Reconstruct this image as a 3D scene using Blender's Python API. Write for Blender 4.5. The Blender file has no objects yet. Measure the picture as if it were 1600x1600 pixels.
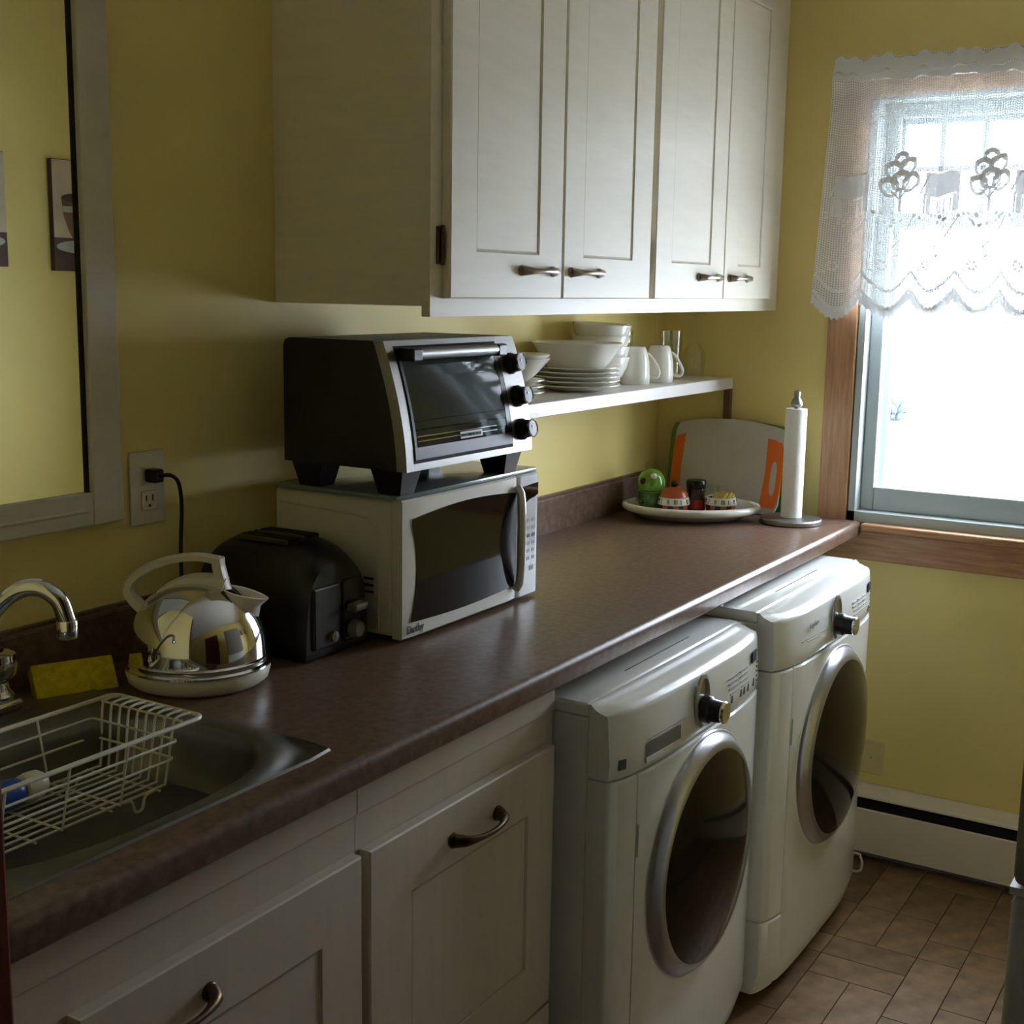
import bpy, bmesh, math, random
from mathutils import Vector, Matrix
PI = math.pi
random.seed(7)

# ------------------------------------------------------------------ camera, world, light, exposure
scene = bpy.context.scene
CAM = Vector((0.0, -1.662, 1.583))
RT = Vector((0.52281174, -0.85230273, 0.01574597))
UP = Vector((0.1365867, 0.10198799, 0.98536416))
FW = Vector((0.84143447, 0.51300926, -0.16973373))
cam_d = bpy.data.cameras.new('camera')
cam = bpy.data.objects.new('camera', cam_d)
scene.collection.objects.link(cam)
cam.matrix_world = Matrix(((RT.x, UP.x, -FW.x, CAM.x), (RT.y, UP.y, -FW.y, CAM.y), (RT.z, UP.z, -FW.z, CAM.z), (0, 0, 0, 1)))
cam_d.sensor_width = 36.0
cam_d.sensor_fit = 'HORIZONTAL'
cam_d.lens = 36.0 * 2040.9 / 1600.0
cam_d.clip_start = 0.02
scene.camera = cam

world = bpy.data.worlds.new('world')
scene.world = world
world.use_nodes = True
bg = world.node_tree.nodes['Background']
bg.inputs[0].default_value = (0.85, 0.925, 1.0, 1)
bg.inputs[1].default_value = 2.3

XW = 3.56          # inner face of window wall
YO = -2.30         # inner face of the wall opposite the counter
ZC = 2.68          # ceiling
WY0, WY1 = -0.5935, -1.36   # window opening, along y
WZ0, WZ1 = 0.965, 2.10

pl = bpy.data.lights.new('window_portal', 'AREA')
pl.shape = 'RECTANGLE'
pl.size = abs(WY1 - WY0); pl.size_y = WZ1 - WZ0
pl.cycles.is_portal = True
plo = bpy.data.objects.new('window_portal', pl)
scene.collection.objects.link(plo)
plo.location = (XW + 0.17, (WY0 + WY1) / 2, (WZ0 + WZ1) / 2)
plo.rotation_euler = (PI / 2, 0, PI / 2)

scene.cycles.max_bounces = 16
scene.cycles.diffuse_bounces = 10
scene.cycles.transparent_max_bounces = 24
vs = scene.view_settings
vs.view_transform = 'Standard'
vs.look = 'None'
vs.gamma = 1.0
vs.use_curve_mapping = False
vs.exposure = 3.4

# ------------------------------------------------------------------ materials
def lin(c):
    r = []
    for v in c:
        v /= 255.0
        r.append(v / 12.92 if v <= 0.04045 else ((v + 0.055) / 1.055) ** 2.4)
    return tuple(r) + (1.0,)

MATS = {}
def mat(name, col, rough=0.5, metal=0.0, spec=0.5, var=0.0, scale=20.0, bump=0.0, bscale=None, coat=0.0, trans=0.0, ior=1.45, stretch=None, col2=None, alpha=None):
    if name in MATS:
        return MATS[name]
    m = bpy.data.materials.new(name)
    m.use_nodes = True
    nt = m.node_tree
    p = nt.nodes['Principled BSDF']
    p.inputs['Base Color'].default_value = lin(col)
    p.inputs['Roughness'].default_value = rough
    p.inputs['Metallic'].default_value = metal
    p.inputs['Specular IOR Level'].default_value = spec
    p.inputs['Coat Weight'].default_value = coat
    p.inputs['Transmission Weight'].default_value = trans
    p.inputs['IOR'].default_value = ior
    if var > 0 or bump > 0 or col2:
        tc = nt.nodes.new('ShaderNodeTexCoord')
        mp = nt.nodes.new('ShaderNodeMapping')
        nt.links.new(tc.outputs['Object'], mp.inputs[0])
        if stretch:
            mp.inputs['Scale'].default_value = stretch
        nz = nt.nodes.new('ShaderNodeTexNoise')
        nz.inputs['Scale'].default_value = scale
        nz.inputs['Detail'].default_value = 6.0
        nt.links.new(mp.outputs[0], nz.inputs[0])
        if var > 0 or col2:
            rp = nt.nodes.new('ShaderNodeValToRGB')
            a = lin(col)
            if col2:
                b = lin(col2)
            else:
                b = tuple(max(0, x * (1 - var)) for x in a[:3]) + (1,)
                a = tuple(min(1, x * (1 + var * 0.6)) for x in a[:3]) + (1,)
            rp.color_ramp.elements[0].color = b
            rp.color_ramp.elements[1].color = a
            rp.color_ramp.elements[0].position = 0.35
            rp.color_ramp.elements[1].position = 0.65
            nt.links.new(nz.outputs[0], rp.inputs[0])
            nt.links.new(rp.outputs[0], p.inputs['Base Color'])
        if bump > 0:
            nb = nz
            if bscale:
                nb = nt.nodes.new('ShaderNodeTexNoise')
                nb.inputs['Scale'].default_value = bscale
                nb.inputs['Detail'].default_value = 3.0
                nt.links.new(mp.outputs[0], nb.inputs[0])
            bp = nt.nodes.new('ShaderNodeBump')
            bp.inputs['Strength'].default_value = bump
            bp.inputs['Distance'].default_value = 0.002
            nt.links.new(nb.outputs[0], bp.inputs['Height'])
            nt.links.new(bp.outputs[0], p.inputs['Normal'])
    MATS[name] = m
    return m

WALL = mat('yellow_paint', (231, 212, 136), 0.55, var=0.03, scale=3, bump=0.06, bscale=250)
CEIL = mat('ceiling_paint', (232, 230, 222), 0.8, var=0.02, bump=0.1, bscale=180)
CAB = mat('cream_paint', (228, 220, 202), 0.38, var=0.03, scale=8, stretch=(1, 1, 6), bump=0.05, bscale=90)
LCAB = mat('base_cream_paint', (214, 203, 188), 0.42, var=0.03, scale=8, stretch=(6, 1, 1), bump=0.05, bscale=90)
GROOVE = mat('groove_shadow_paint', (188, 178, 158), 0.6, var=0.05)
COUNTER = mat('laminate', (116, 91, 75), 0.32, col2=(90, 69, 57), scale=70, bump=0.03, bscale=400)
PINE = mat('pine_trim', (188, 144, 106), 0.4, col2=(162, 118, 82), scale=12, stretch=(8, 8, 0.7), bump=0.05)
PINEH = mat('pine_trim_horizontal', (188, 144, 106), 0.4, col2=(160, 116, 80), scale=12, stretch=(8, 0.7, 8), bump=0.05)
REDWOOD = mat('red_brown_wood', (112, 50, 26), 0.4, col2=(80, 34, 18), scale=14, stretch=(8, 8, 0.6))
VINYL = mat('white_vinyl', (172, 180, 178), 0.35, var=0.02)
FRAMEW = mat('mirror_frame_paint', (206, 200, 186), 0.45, var=0.05, scale=15, bump=0.1)
MIRROR = mat('mirror_silver', (235, 240, 235), 0.0, 1.0, var=0.0)
CHROME = mat('chrome', (225, 225, 228), 0.06, 1.0)
STEEL = mat('brushed_steel', (150, 148, 146), 0.42, 1.0, var=0.06, scale=60, stretch=(1, 20, 20))
SINKM = mat('sink_steel', (126, 124, 118), 0.34, 1.0, var=0.05, scale=30)
NICKEL = mat('nickel', (160, 150, 138), 0.28, 1.0, var=0.05)
BRONZE = mat('aged_bronze', (96, 78, 58), 0.38, 1.0, var=0.2, scale=60)
WHITEP = mat('white_enamel', (228, 230, 228), 0.18, coat=0.4, var=0.01)
MWP = mat('microwave_white', (214, 212, 202), 0.3, var=0.015)
PLASTW = mat('white_plastic', (222, 216, 202), 0.35, var=0.02)
BLACKP = mat('black_plastic', (18, 17, 16), 0.32, var=0.1)
BLACKM = mat('black_metal', (20, 18, 15), 0.42, var=0.1, bump=0.08, bscale=300)
BGLASS = mat('black_glass', (6, 6, 8), 0.05, coat=0.5)
DGLASS = mat('dark_door_glass', (32, 25, 19), 0.10, spec=0.22, var=0.1, scale=6)
PORC = mat('porcelain', (226, 224, 214), 0.15, coat=0.3, var=0.01)
RINGM = mat('silver_ring', (178, 178, 182), 0.28, 0.85, var=0.03)
HEATW = mat('heater_enamel', (226, 216, 196), 0.35, var=0.02)
DARK = mat('dark_gap', (20, 18, 16), 0.8)
GREYP = mat('grey_appliance', (204, 206, 200), 0.45, 0.0, var=0.04)
PRINT = mat('grey_print', (88, 88, 88), 0.6)
PRINTL = mat('light_print', (150, 150, 152), 0.6)
GREEN = mat('green_ceramic', (112, 158, 52), 0.15, coat=0.5, var=0.08, scale=25)
GREEND = mat('dark_green_ceramic', (52, 84, 36), 0.2, coat=0.4, var=0.2, scale=30)
ORANGEC = mat('orange_ceramic', (176, 84, 40), 0.2, coat=0.4, var=0.1)
ORANGE = mat('orange_rubber', (232, 112, 28), 0.45, var=0.03)
BOARDG = mat('board_plastic', (196, 190, 180), 0.4, var=0.03, bump=0.05, bscale=300)
BOARDGR = mat('green_board_edge', (104, 150, 60), 0.45, var=0.05)
SPONGE = mat('sponge_foam', (206, 186, 30), 0.9, var=0.2, scale=90, bump=0.8, bscale=260)
TOWEL = mat('paper_towel', (240, 240, 236), 0.9, bump=0.5, bscale=120, var=0.02)
BLUEP = mat('blue_plastic', (40, 86, 170), 0.3, var=0.1)
YELLOWP = mat('yellow_paper', (214, 190, 96), 0.7, var=0.15, scale=60)
BROWNJ = mat('coffee_brown', (52, 30, 20), 0.25, coat=0.3, var=0.2)
REDL = mat('red_label', (170, 46, 34), 0.5, var=0.1)
SNOW = mat('snow', (238, 242, 248), 0.9, bump=0.3, bscale=3, var=0.02)
BUSH = mat('frosted_twigs', (92, 104, 112), 0.9, var=0.2)
GLASSW = None

def glass_mat(name, col=(255, 255, 255), rough=0.0, fac=0.04, edge=0.6):
    """thin clear glass: mostly transparent with a reflective fresnel sheen"""
    m = bpy.data.materials.new(name)
    m.use_nodes = True
    nt = m.node_tree
    nt.nodes.clear()
    out = nt.nodes.new('ShaderNodeOutputMaterial')
    t = nt.nodes.new('ShaderNodeBsdfTransparent')
    t.inputs[0].default_value = lin(col)
    g = nt.nodes.new('ShaderNodeBsdfGlossy')
    g.inputs['Roughness'].default_value = rough
    lw = nt.nodes.new('ShaderNodeLayerWeight')
    lw.inputs[0].default_value = 0.5
    fr = nt.nodes.new('ShaderNodeMath'); fr.operation = 'POWER'
    fr.inputs[1].default_value = 4.0
    nt.links.new(lw.outputs['Facing'], fr.inputs[0])
    ad = nt.nodes.new('ShaderNodeMath'); ad.operation = 'MULTIPLY_ADD'; ad.use_clamp = True
    ad.inputs[1].default_value = edge
    ad.inputs[2].default_value = fac
    mx = nt.nodes.new('ShaderNodeMixShader')
    nt.links.new(fr.outputs[0], ad.inputs[0])
    nt.links.new(ad.outputs[0], mx.inputs[0])
    nt.links.new(t.outputs[0], mx.inputs[1])
    nt.links.new(g.outputs[0], mx.inputs[2])
    nt.links.new(mx.outputs[0], out.inputs[0])
    MATS[name] = m
    return m
PANE = glass_mat('window_glass', (250, 252, 255), 0, 0.02, 0.5)
CLEAR = glass_mat('drinking_glass', (250, 252, 250), 0.02, 0.08, 0.45)
OVENG = glass_mat('oven_glass', (150, 156, 152), 0.03, 0.05, 0.5)
FROST = mat('frosted_glass_board', (128, 146, 150), 0.22, coat=0.3, var=0.03)

def lace_mat():
    m = bpy.data.materials.new('lace_net')
    m.use_nodes = True
    nt = m.node_tree; nt.nodes.clear()
    out = nt.nodes.new('ShaderNodeOutputMaterial')
    d = nt.nodes.new('ShaderNodeBsdfDiffuse'); d.inputs[0].default_value = (0.86, 0.86, 0.86, 1)
    tl = nt.nodes.new('ShaderNodeBsdfTranslucent'); tl.inputs[0].default_value = (0.8, 0.82, 0.86, 1)
    ms = nt.nodes.new('ShaderNodeMixShader'); ms.inputs[0].default_value = 0.05
    tr = nt.nodes.new('ShaderNodeBsdfTransparent')
    mx = nt.nodes.new('ShaderNodeMixShader')
    uv = nt.nodes.new('ShaderNodeUVMap')
    sx = nt.nodes.new('ShaderNodeSeparateXYZ')
    nt.links.new(uv.outputs[0], sx.inputs[0])
    def wave(o, k):
        a = nt.nodes.new('ShaderNodeMath'); a.operation = 'MULTIPLY'; a.inputs[1].default_value = k
        nt.links.new(sx.outputs[o], a.inputs[0])
        s = nt.nodes.new('ShaderNodeMath'); s.operation = 'SINE'; nt.links.new(a.outputs[0], s.inputs[0])
        b = nt.nodes.new('ShaderNodeMath'); b.operation = 'ABSOLUTE'; nt.links.new(s.outputs[0], b.inputs[0])
        return b
    a = wave(0, PI / 0.006); b = wave(1, PI / 0.006)
    mn = nt.nodes.new('ShaderNodeMath'); mn.operation = 'MULTIPLY'
    nt.links.new(a.outputs[0], mn.inputs[0]); nt.links.new(b.outputs[0], mn.inputs[1])
    # hole size follows: 1 in the mesh holes, 0 on the threads
    rp = nt.nodes.new('ShaderNodeValToRGB')
    rp.color_ramp.elements[0].position = 0.25; rp.color_ramp.elements[0].color = (0.92, 0.92, 0.92, 1)
    rp.color_ramp.elements[1].position = 0.6; rp.color_ramp.elements[1].color = (0.46, 0.46, 0.46, 1)
    nt.links.new(mn.outputs[0], rp.inputs[0])
    nt.links.new(rp.outputs[0], mx.inputs[0])
    nt.links.new(d.outputs[0], ms.inputs[1]); nt.links.new(tl.outputs[0], ms.inputs[2])
    nt.links.new(tr.outputs[0], mx.inputs[1]); nt.links.new(ms.outputs[0], mx.inputs[2])
    nt.links.new(mx.outputs[0], out.inputs[0])
    return m
LACE = lace_mat()

def cloth_mat(name, opac):
    m = bpy.data.materials.new(name)
    m.use_nodes = True
    nt = m.node_tree; nt.nodes.clear()
    out = nt.nodes.new('ShaderNodeOutputMaterial')
    d = nt.nodes.new('ShaderNodeBsdfDiffuse'); d.inputs[0].default_value = (0.84, 0.84, 0.84, 1)
    tl = nt.nodes.new('ShaderNodeBsdfTranslucent'); tl.inputs[0].default_value = (0.55, 0.55, 0.56, 1)
    ms = nt.nodes.new('ShaderNodeMixShader'); ms.inputs[0].default_value = 0.09
    tr = nt.nodes.new('ShaderNodeBsdfTransparent')
    mx = nt.nodes.new('ShaderNodeMixShader')
    nz = nt.nodes.new('ShaderNodeTexNoise'); nz.inputs['Scale'].default_value = 60
    mr = nt.nodes.new('ShaderNodeMapRange')
    mr.inputs['To Min'].default_value = opac - 0.02; mr.inputs['To Max'].default_value = min(1, opac + 0.02)
    nt.links.new(nz.outputs[0], mr.inputs[0]); nt.links.new(mr.outputs[0], mx.inputs[0])
    nt.links.new(d.outputs[0], ms.inputs[1]); nt.links.new(tl.outputs[0], ms.inputs[2])
    nt.links.new(tr.outputs[0], mx.inputs[1]); nt.links.new(ms.outputs[0], mx.inputs[2])
    nt.links.new(mx.outputs[0], out.inputs[0])
    return m
MOTIF = cloth_mat('dense_lace', 0.975)

# ------------------------------------------------------------------ mesh helpers
COL = scene.collection
def obj(name, bm, m, parent=None, smooth=False, angle=40):
    me = bpy.data.meshes.new(name)
    bmesh.ops.recalc_face_normals(bm, faces=bm.faces[:])
    bm.to_mesh(me); bm.free()
    if m: me.materials.append(m)
    if smooth:
        for p in me.polygons: p.use_smooth = True
        try: me.set_sharp_from_angle(angle=math.radians(angle))
        except Exception: pass
    o = bpy.data.objects.new(name, me)
    COL.objects.link(o)
    if parent:
        o.parent = parent
        o.matrix_parent_inverse = parent_inv(parent)
    return o
def parent_world(p):
    mtx = p.matrix_basis.copy()
    if p.parent:
        return parent_world(p.parent) @ p.matrix_parent_inverse @ mtx
    return mtx
def parent_inv(p):
    return parent_world(p).inverted()
def empty(name, loc, label=None, cat=None, group=None):
    o = bpy.data.objects.new(name, None)
    o.empty_display_size = 0.05
    o.location = loc
    COL.objects.link(o)
    if label: tag(o, label, cat, group)
    return o
def tag(o, label, cat, group=None):
    o['label'] = label; o['category'] = cat
    if group: o['group'] = group
    return o
def struct(o, label=None):
    o['kind'] = 'structure'
    if label: o['label'] = label
    return o
def BM(): return bmesh.new()
def add_box(bm, x0, x1, y0, y1, z0, z1, bev=0.0, seg=2, rot=None):
    b2 = bmesh.new()
    bmesh.ops.create_cube(b2, size=1.0)
    for v in b2.verts:
        v.co = Vector((x0 + (v.co.x + .5) * (x1 - x0), y0 + (v.co.y + .5) * (y1 - y0), z0 + (v.co.z + .5) * (z1 - z0)))
    if bev > 0:
        bmesh.ops.bevel(b2, geom=b2.edges[:], offset=bev, segments=seg, profile=0.5, affect='EDGES', clamp_overlap=True)
    if rot is not None:
        b2.transform(rot)
    join(bm, b2)
    return bm
def join(bm, b2):
    me = bpy.data.meshes.new('tmp')
    b2.to_mesh(me); b2.free()
    bm.from_mesh(me)
    bpy.data.meshes.remove(me)
def box(x0, x1, y0, y1, z0, z1, bev=0.0, seg=2, rot=None):
    return add_box(bmesh.new(), min(x0, x1), max(x0, x1), min(y0, y1), max(y0, y1), min(z0, z1), max(z0, z1), bev, seg, rot)
def loft(loops, close_loop=True, cap0=True, cap1=True, bm=None):
    """loops: list of equal length point lists"""
    bm = bm or bmesh.new()
    vs_ = [[bm.verts.new(p) for p in lp] for lp in loops]
    n = len(loops[0])
    for a, b in zip(vs_, vs_[1:]):
        for i in range(n if close_loop else n - 1):
            j = (i + 1) % n
            bm.faces.new((a[i], a[j], b[j], b[i]))
    if cap0 and close_loop: bm.faces.new(vs_[0][::-1])
    if cap1 and close_loop: bm.faces.new(vs_[-1])
    return bm
def lathe(prof, c=(0, 0, 0), n=40, bm=None, M=None, cap0=True, cap1=True):
    """prof: list of (r, h) revolved about local z at c; M optional orientation"""
    loops = []
    for r, h in prof:
        lp = []
        for i in range(n):
            a = 2 * PI * i / n
            p = Vector((max(r, 1e-4) * math.cos(a), max(r, 1e-4) * math.sin(a), h))
            if M is not None: p = M @ p
            lp.append(p + Vector(c))
        loops.append(lp)
    return loft(loops, True, cap0, cap1, bm)
def tube(path, r, n=10, closed=False, bm=None, flat=None):
    """tube along path; r number or list; flat=(a,b) scales the section"""
    pts = [Vector(p) for p in path]
    k = len(pts)
    rs = r if isinstance(r, (list, tuple)) else [r] * k
    loops = []
    prev = None
    for i, p in enumerate(pts):
        if closed:
            t = (pts[(i + 1) % k] - pts[i - 1]).normalized()
        else:
            t = (pts[min(i + 1, k - 1)] - pts[max(i - 1, 0)]).normalized()
        if prev is None:
            ref = Vector((0, 0, 1)) if abs(t.z) < 0.9 else Vector((1, 0, 0))
            nrm = (ref - t * ref.dot(t)).normalized()
        else:
            nrm = (prev - t * prev.dot(t)).normalized()
        prev = nrm
        b = t.cross(nrm)
        fa, fb = flat if flat else (1, 1)
        loops.append([p + nrm * (rs[i] * fa * math.cos(2 * PI * j / n)) + b * (rs[i] * fb * math.sin(2 * PI * j / n)) for j in range(n)])
    if closed:
        loops.append(loops[0])
        bm = bm or bmesh.new()
        b2 = loft(loops, True, False, False)
        bmesh.ops.remove_doubles(b2, verts=b2.verts[:], dist=1e-6)
        join(bm, b2)
        return bm
    return loft(loops, True, True, True, bm)
def smooth_path(pts, sub=6):
    """Catmull-Rom"""
    P = [Vector(p) for p in pts]
    P = [P[0] * 2 - P[1]] + P + [P[-1] * 2 - P[-2]]
    out = []
    for i in range(1, len(P) - 2):
        for s in range(sub):
            t = s / sub
            a, b, c, d = P[i - 1], P[i], P[i + 1], P[i + 2]
            out.append(0.5 * ((2 * b) + (c - a) * t + (2 * a - 5 * b + 4 * c - d) * t * t + (-a + 3 * b - 3 * c + d) * t ** 3))
    out.append(P[-2])
    return out
def prism(poly, f, d0, d1, bm=None):
    """poly in (a,b); f(a,b,d)->Vector; extruded d0..d1"""
    return loft([[f(a, b, d0) for a, b in poly], [f(a, b, d1) for a, b in poly]], True, True, True, bm)
def text_obj(name, s, size, m, M, parent, align='LEFT', depth=0.0004, squash=1.0):
    cu = bpy.data.curves.new(name, 'FONT')
    cu.body = s; cu.size = size; cu.extrude = depth; cu.align_x = align
    cu.resolution_u = 3
    to = bpy.data.objects.new(name, cu)
    COL.objects.link(to)
    dg = bpy.context.evaluated_depsgraph_get()
    me = bpy.data.meshes.new_from_object(to.evaluated_get(dg))
    bpy.data.objects.remove(to)
    me.transform(M @ Matrix.Diagonal((squash, 1, 1, 1)))
    me.materials.clear(); me.materials.append(m)
    o = bpy.data.objects.new(name, me)
    COL.objects.link(o)
    o.parent = parent; o.matrix_parent_inverse = parent_inv(parent)
    return o
def front_text(x, y, z):
    """letters standing in the xz plane, read from -y"""
    return Matrix.Translation((x, y, z)) @ Matrix.Rotation(PI / 2, 4, 'X')
def copy_tree(o, parent=None):
    c = o.copy(); COL.objects.link(c)
    if parent: c.parent = parent
    for ch in list(o.children): copy_tree(ch, c)
    return c

# ------------------------------------------------------------------ the room
floor = struct(obj('floor', box(-1.8, XW + 0.14, YO - 0.12, 0.12, -0.10, -0.006), mat('floor_joint', (78, 60, 44), 0.7, var=0.15)), 'brown tiled kitchen floor')
tile_m = [mat('floor_tile_%d' % i, c, 0.42, col2=c2, scale=16, bump=0.05, bscale=60) for i, (c, c2) in enumerate((((138, 108, 76), (104, 80, 54)), ((128, 100, 70), (94, 72, 48)), ((146, 116, 84), (112, 86, 60))))]
MOD = 0.102
def tile_mesh(w, h, mi):
    bm = box(0.0008, w * MOD - 0.0008, 0.0008, h * MOD - 0.0008, -0.008, 0.0, 0.001, 1)
    me = bpy.data.meshes.new('tile'); bmesh.ops.recalc_face_normals(bm, faces=bm.faces[:]); bm.to_mesh(me); bm.free()
    me.materials.append(tile_m[mi])
    return me
tcache = {}
gx0, gy0 = 2.105, -1.70
NX, NY = 14, 14
used = [[False] * NY for _ in range(NX)]
for i in range(NX):
    for j in range(NY):
        if used[i][j]: continue
        opts = [(1, 1), (1, 2), (2, 1), (3, 1), (1, 2), (2, 1), (2, 2), (3, 1)]
        random.shuffle(opts)
        for w, h in opts + [(1, 1)]:
            if i + w <= NX and j + h <= NY and not any(used[a][b] for a in range(i, i + w) for b in range(j, j + h)):
                break
        for a in range(i, i + w):
            for b in range(j, j + h): used[a][b] = True
        k = (w, h, random.randrange(3))
        if k not in tcache: tcache[k] = tile_mesh(*k)
        t = bpy.data.objects.new('tile', tcache[k])
        COL.objects.link(t)
        t.parent = floor
        t.location = (gx0 + i * MOD, gy0 + j * MOD, 0)
# the rest of the floor, out of the photograph's view, as one joined part
bm = BM()
x = -1.77
row = 0
while x < XW - 0.05:
    y = YO + 0.01
    while y < -0.02:
        w = 2 * MOD; h = MOD
        if not (x + w > gx0 - 0.001 and x < gx0 + NX * MOD - 0.001 and y + h > gy0 and y < gy0 + NY * MOD):
            add_box(bm, x + 0.002, min(x + w, XW) - 0.002, y + 0.002, min(y + h, -0.001) - 0.002, -0.008, 0.0)
        y += MOD
    x += 2 * MOD
far_tiles = obj('far_tiles', bm, tile_m[0], floor)
far_tiles['kind'] = 'stuff'

struct(obj('ceiling', box(-1.8, XW + 0.14, YO - 0.12, 0.12, ZC, ZC + 0.1), CEIL), 'white ceiling')
struct(obj('wall_back', box(-1.8, XW, 0.0, 0.12, 0, ZC), WALL), 'yellow painted wall behind the counter')
struct(obj('wall_front', box(-1.8, XW, YO - 0.12, YO, 0, ZC), WALL), 'yellow wall facing the counter')
struct(obj('wall_far_left', box(-1.92, -1.8, YO - 0.12, 0.12, 0, ZC), mat('dark_wood_panelling', (96, 62, 40), 0.5, col2=(70, 44, 28), scale=9, stretch=(8, 8, 0.5))), 'dark wood end wall behind the camera')
door2 = struct(empty('door_2', (0.55, YO, 0)), 'brown wooden door in the wall facing the counter')
obj('slab', box(0.15, 0.95, YO + 0.001, YO + 0.02, 0.005, 2.03), REDWOOD, door2)
obj('casing', box(0.07, 0.149, YO + 0.001, YO + 0.024, 0.0, 2.11), REDWOOD, door2)
obj('casing', box(0.951, 1.03, YO + 0.001, YO + 0.024, 0.0, 2.11), REDWOOD, door2)
obj('casing', box(0.149, 0.951, YO + 0.001, YO + 0.024, 2.031, 2.11), REDWOOD, door2)
obj('door_knob', lathe([(.02, 0), (.02, .006), (.01, .01), (.01, .03), (.026, .04), (.026, .055), (.001, .062)], (0.22, YO + 0.02, 0.95), 20, None, Matrix.Rotation(-PI / 2, 3, 'X')), BRONZE, door2, True)
bm = BM()
add_box(bm, XW, XW + 0.14, WY0, 0.12, 0, ZC)
add_box(bm, XW, XW + 0.14, YO - 0.12, WY1, 0, ZC)
add_box(bm, XW, XW + 0.14, WY1, WY0, 0, WZ0 - 0.03)
add_box(bm, XW, XW + 0.14, WY1, WY0, WZ1, ZC)
struct(obj('wall_right', bm, WALL), 'yellow wall with the window')
struct(obj('wall_left', box(0.56, 0.69, -0.655, 0.0, 0, ZC), WALL), 'short yellow partition at the left end of the counter')
bm = box(0.54, 0.722, -0.685, -0.655, 0, ZC - 0.3, 0.003)
add_box(bm, 0.69, 0.708, -0.655, -0.637, 0, 0.84)
struct(obj('trim_1', bm, REDWOOD), 'red brown wooden casing on the end of the partition')

# window ----------------------------------------------------------------
win = struct(empty('window_1', (XW, (WY0 + WY1) / 2, WZ0)), 'double hung window with pine casing and white vinyl sashes')
CF = XW - 0.02
obj('casing_side', box(CF, XW, -0.509, WY0 + 0.004, 0.957, 2.178, 0.003), PINE, win)
obj('casing_side', box(CF, XW, WY1 - 0.004, WY1 - 0.085, 0.957, 2.178, 0.003), PINE, win)
obj('casing_head', box(CF - 0.001, XW, WY0 + 0.004, WY1 - 0.004, WZ1 - 0.004, 2.178, 0.003), PINEH, win)
bm = box(CF - 0.022, XW + 0.05, -0.6375, WY1 - 0.10, 0.934, 0.957, 0.008, 3)
add_box(bm, CF + 0.001, XW + 0.05, -0.50, -0.6375, 0.934, 0.957)
obj('stool', bm, PINEH, win, True)
obj('apron', box(CF, XW, -0.515, WY1 - 0.085, 0.852, 0.934, 0.004), PINEH, win)
bm = BM()
J = 0.018
add_box(bm, XW - 0.012, XW + 0.15, WY0 - J, WY0, 0.957, WZ1)
add_box(bm, XW - 0.012, XW + 0.15, WY1, WY1 + J, 0.957, WZ1)
add_box(bm, XW - 0.012, XW + 0.15, WY1, WY0, WZ1 - J, WZ1)
add_box(bm, XW - 0.012, XW + 0.16, WY1, WY0, 0.957, 0.985)
obj('jamb', bm, VINYL, win)
def sash(name, x0, x1, z0, z1, st, yb0, yb1, brail=None):
    bm = BM()
    brail = brail or st
    add_box(bm, x0, x1, yb0 - st, yb0, z0, z1, 0.004)
    add_box(bm, x0, x1, yb1, yb1 + st, z0, z1, 0.004)
    add_box(bm, x0 + .001, x1 - .001, yb1 + st, yb0 - st, z0, z0 + brail, 0.004)
    add_box(bm, x0 + .001, x1 - .001, yb1 + st, yb0 - st, z1 - st, z1, 0.004)
    s = obj(name, bm, VINYL, win)
    obj('pane', box((x0 + x1) / 2 - 0.002, (x0 + x1) / 2 + 0.002, yb0 - st + 0.003, yb1 + st - 0.003, z0 + brail - 0.003, z1 - st + 0.003), PANE, s)
    return s
YA, YB = WY0 - J, WY1 + J
sash('lower_sash', XW + 0.035, XW + 0.068, 0.985, 1.79, 0.036, YA, YB, 0.066)
us = sash('upper_sash', XW + 0.072, XW + 0.102, 1.76, WZ1 - J, 0.036, YA, YB)
# storm frame outside, with muntin grid in its upper light
bm = BM()
xs0, xs1 = XW + 0.118, XW + 0.142
add_box(bm, xs0, xs1, YA - 0.040, YA, 0.985, WZ1 - J, 0.003)
add_box(bm, xs0, xs1, YB, YB + 0.040, 0.985, WZ1 - J, 0.003)
add_box(bm, xs0, xs1, YB, YA, 0.985, 1.02, 0.003)
add_box(bm, xs0, xs1, YB, YA, WZ1 - J - 0.05, WZ1 - J, 0.003)
obj('storm_frame', bm, VINYL, win)
for k in range(1, 6):
    yy = YA - 0.04 + (YB + 0.04 - YA + 0.04) * k / 6
    obj('muntin', box(XW + 0.083, XW + 0.091, yy - 0.006, yy + 0.006, 1.79, WZ1 - J - 0.03), VINYL, us)
obj('muntin', box(XW + 0.083, XW + 0.0915, YA - 0.03, YB + 0.03, 1.905, 1.917), VINYL, us)

# outside: snow and a shrub
snow = struct(obj('ground_snow', box(XW + 0.6, 30, -22, 14, -1.1, -0.9), SNOW), 'bright snow outside the window')
bm = BM()
for k in range(110):
    a = random.uniform(0, 2 * PI); l = random.uniform(0.3, 0.7); e = random.uniform(0.2, 1.3)
    b0 = Vector((26.0, 5.35, -0.9))
    tip = b0 + Vector((math.cos(a) * math.cos(e), math.sin(a) * math.cos(e), math.sin(e))) * l
    tube([b0, (b0 + tip) / 2 + Vector((0, 0, 0.05)), tip], [0.05, 0.045, 0.02], 5, bm=bm)
tag(obj('frosted_shrub', bm, BUSH), 'pale frosted shrub standing in the snow outside the window', 'shrub')

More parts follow.
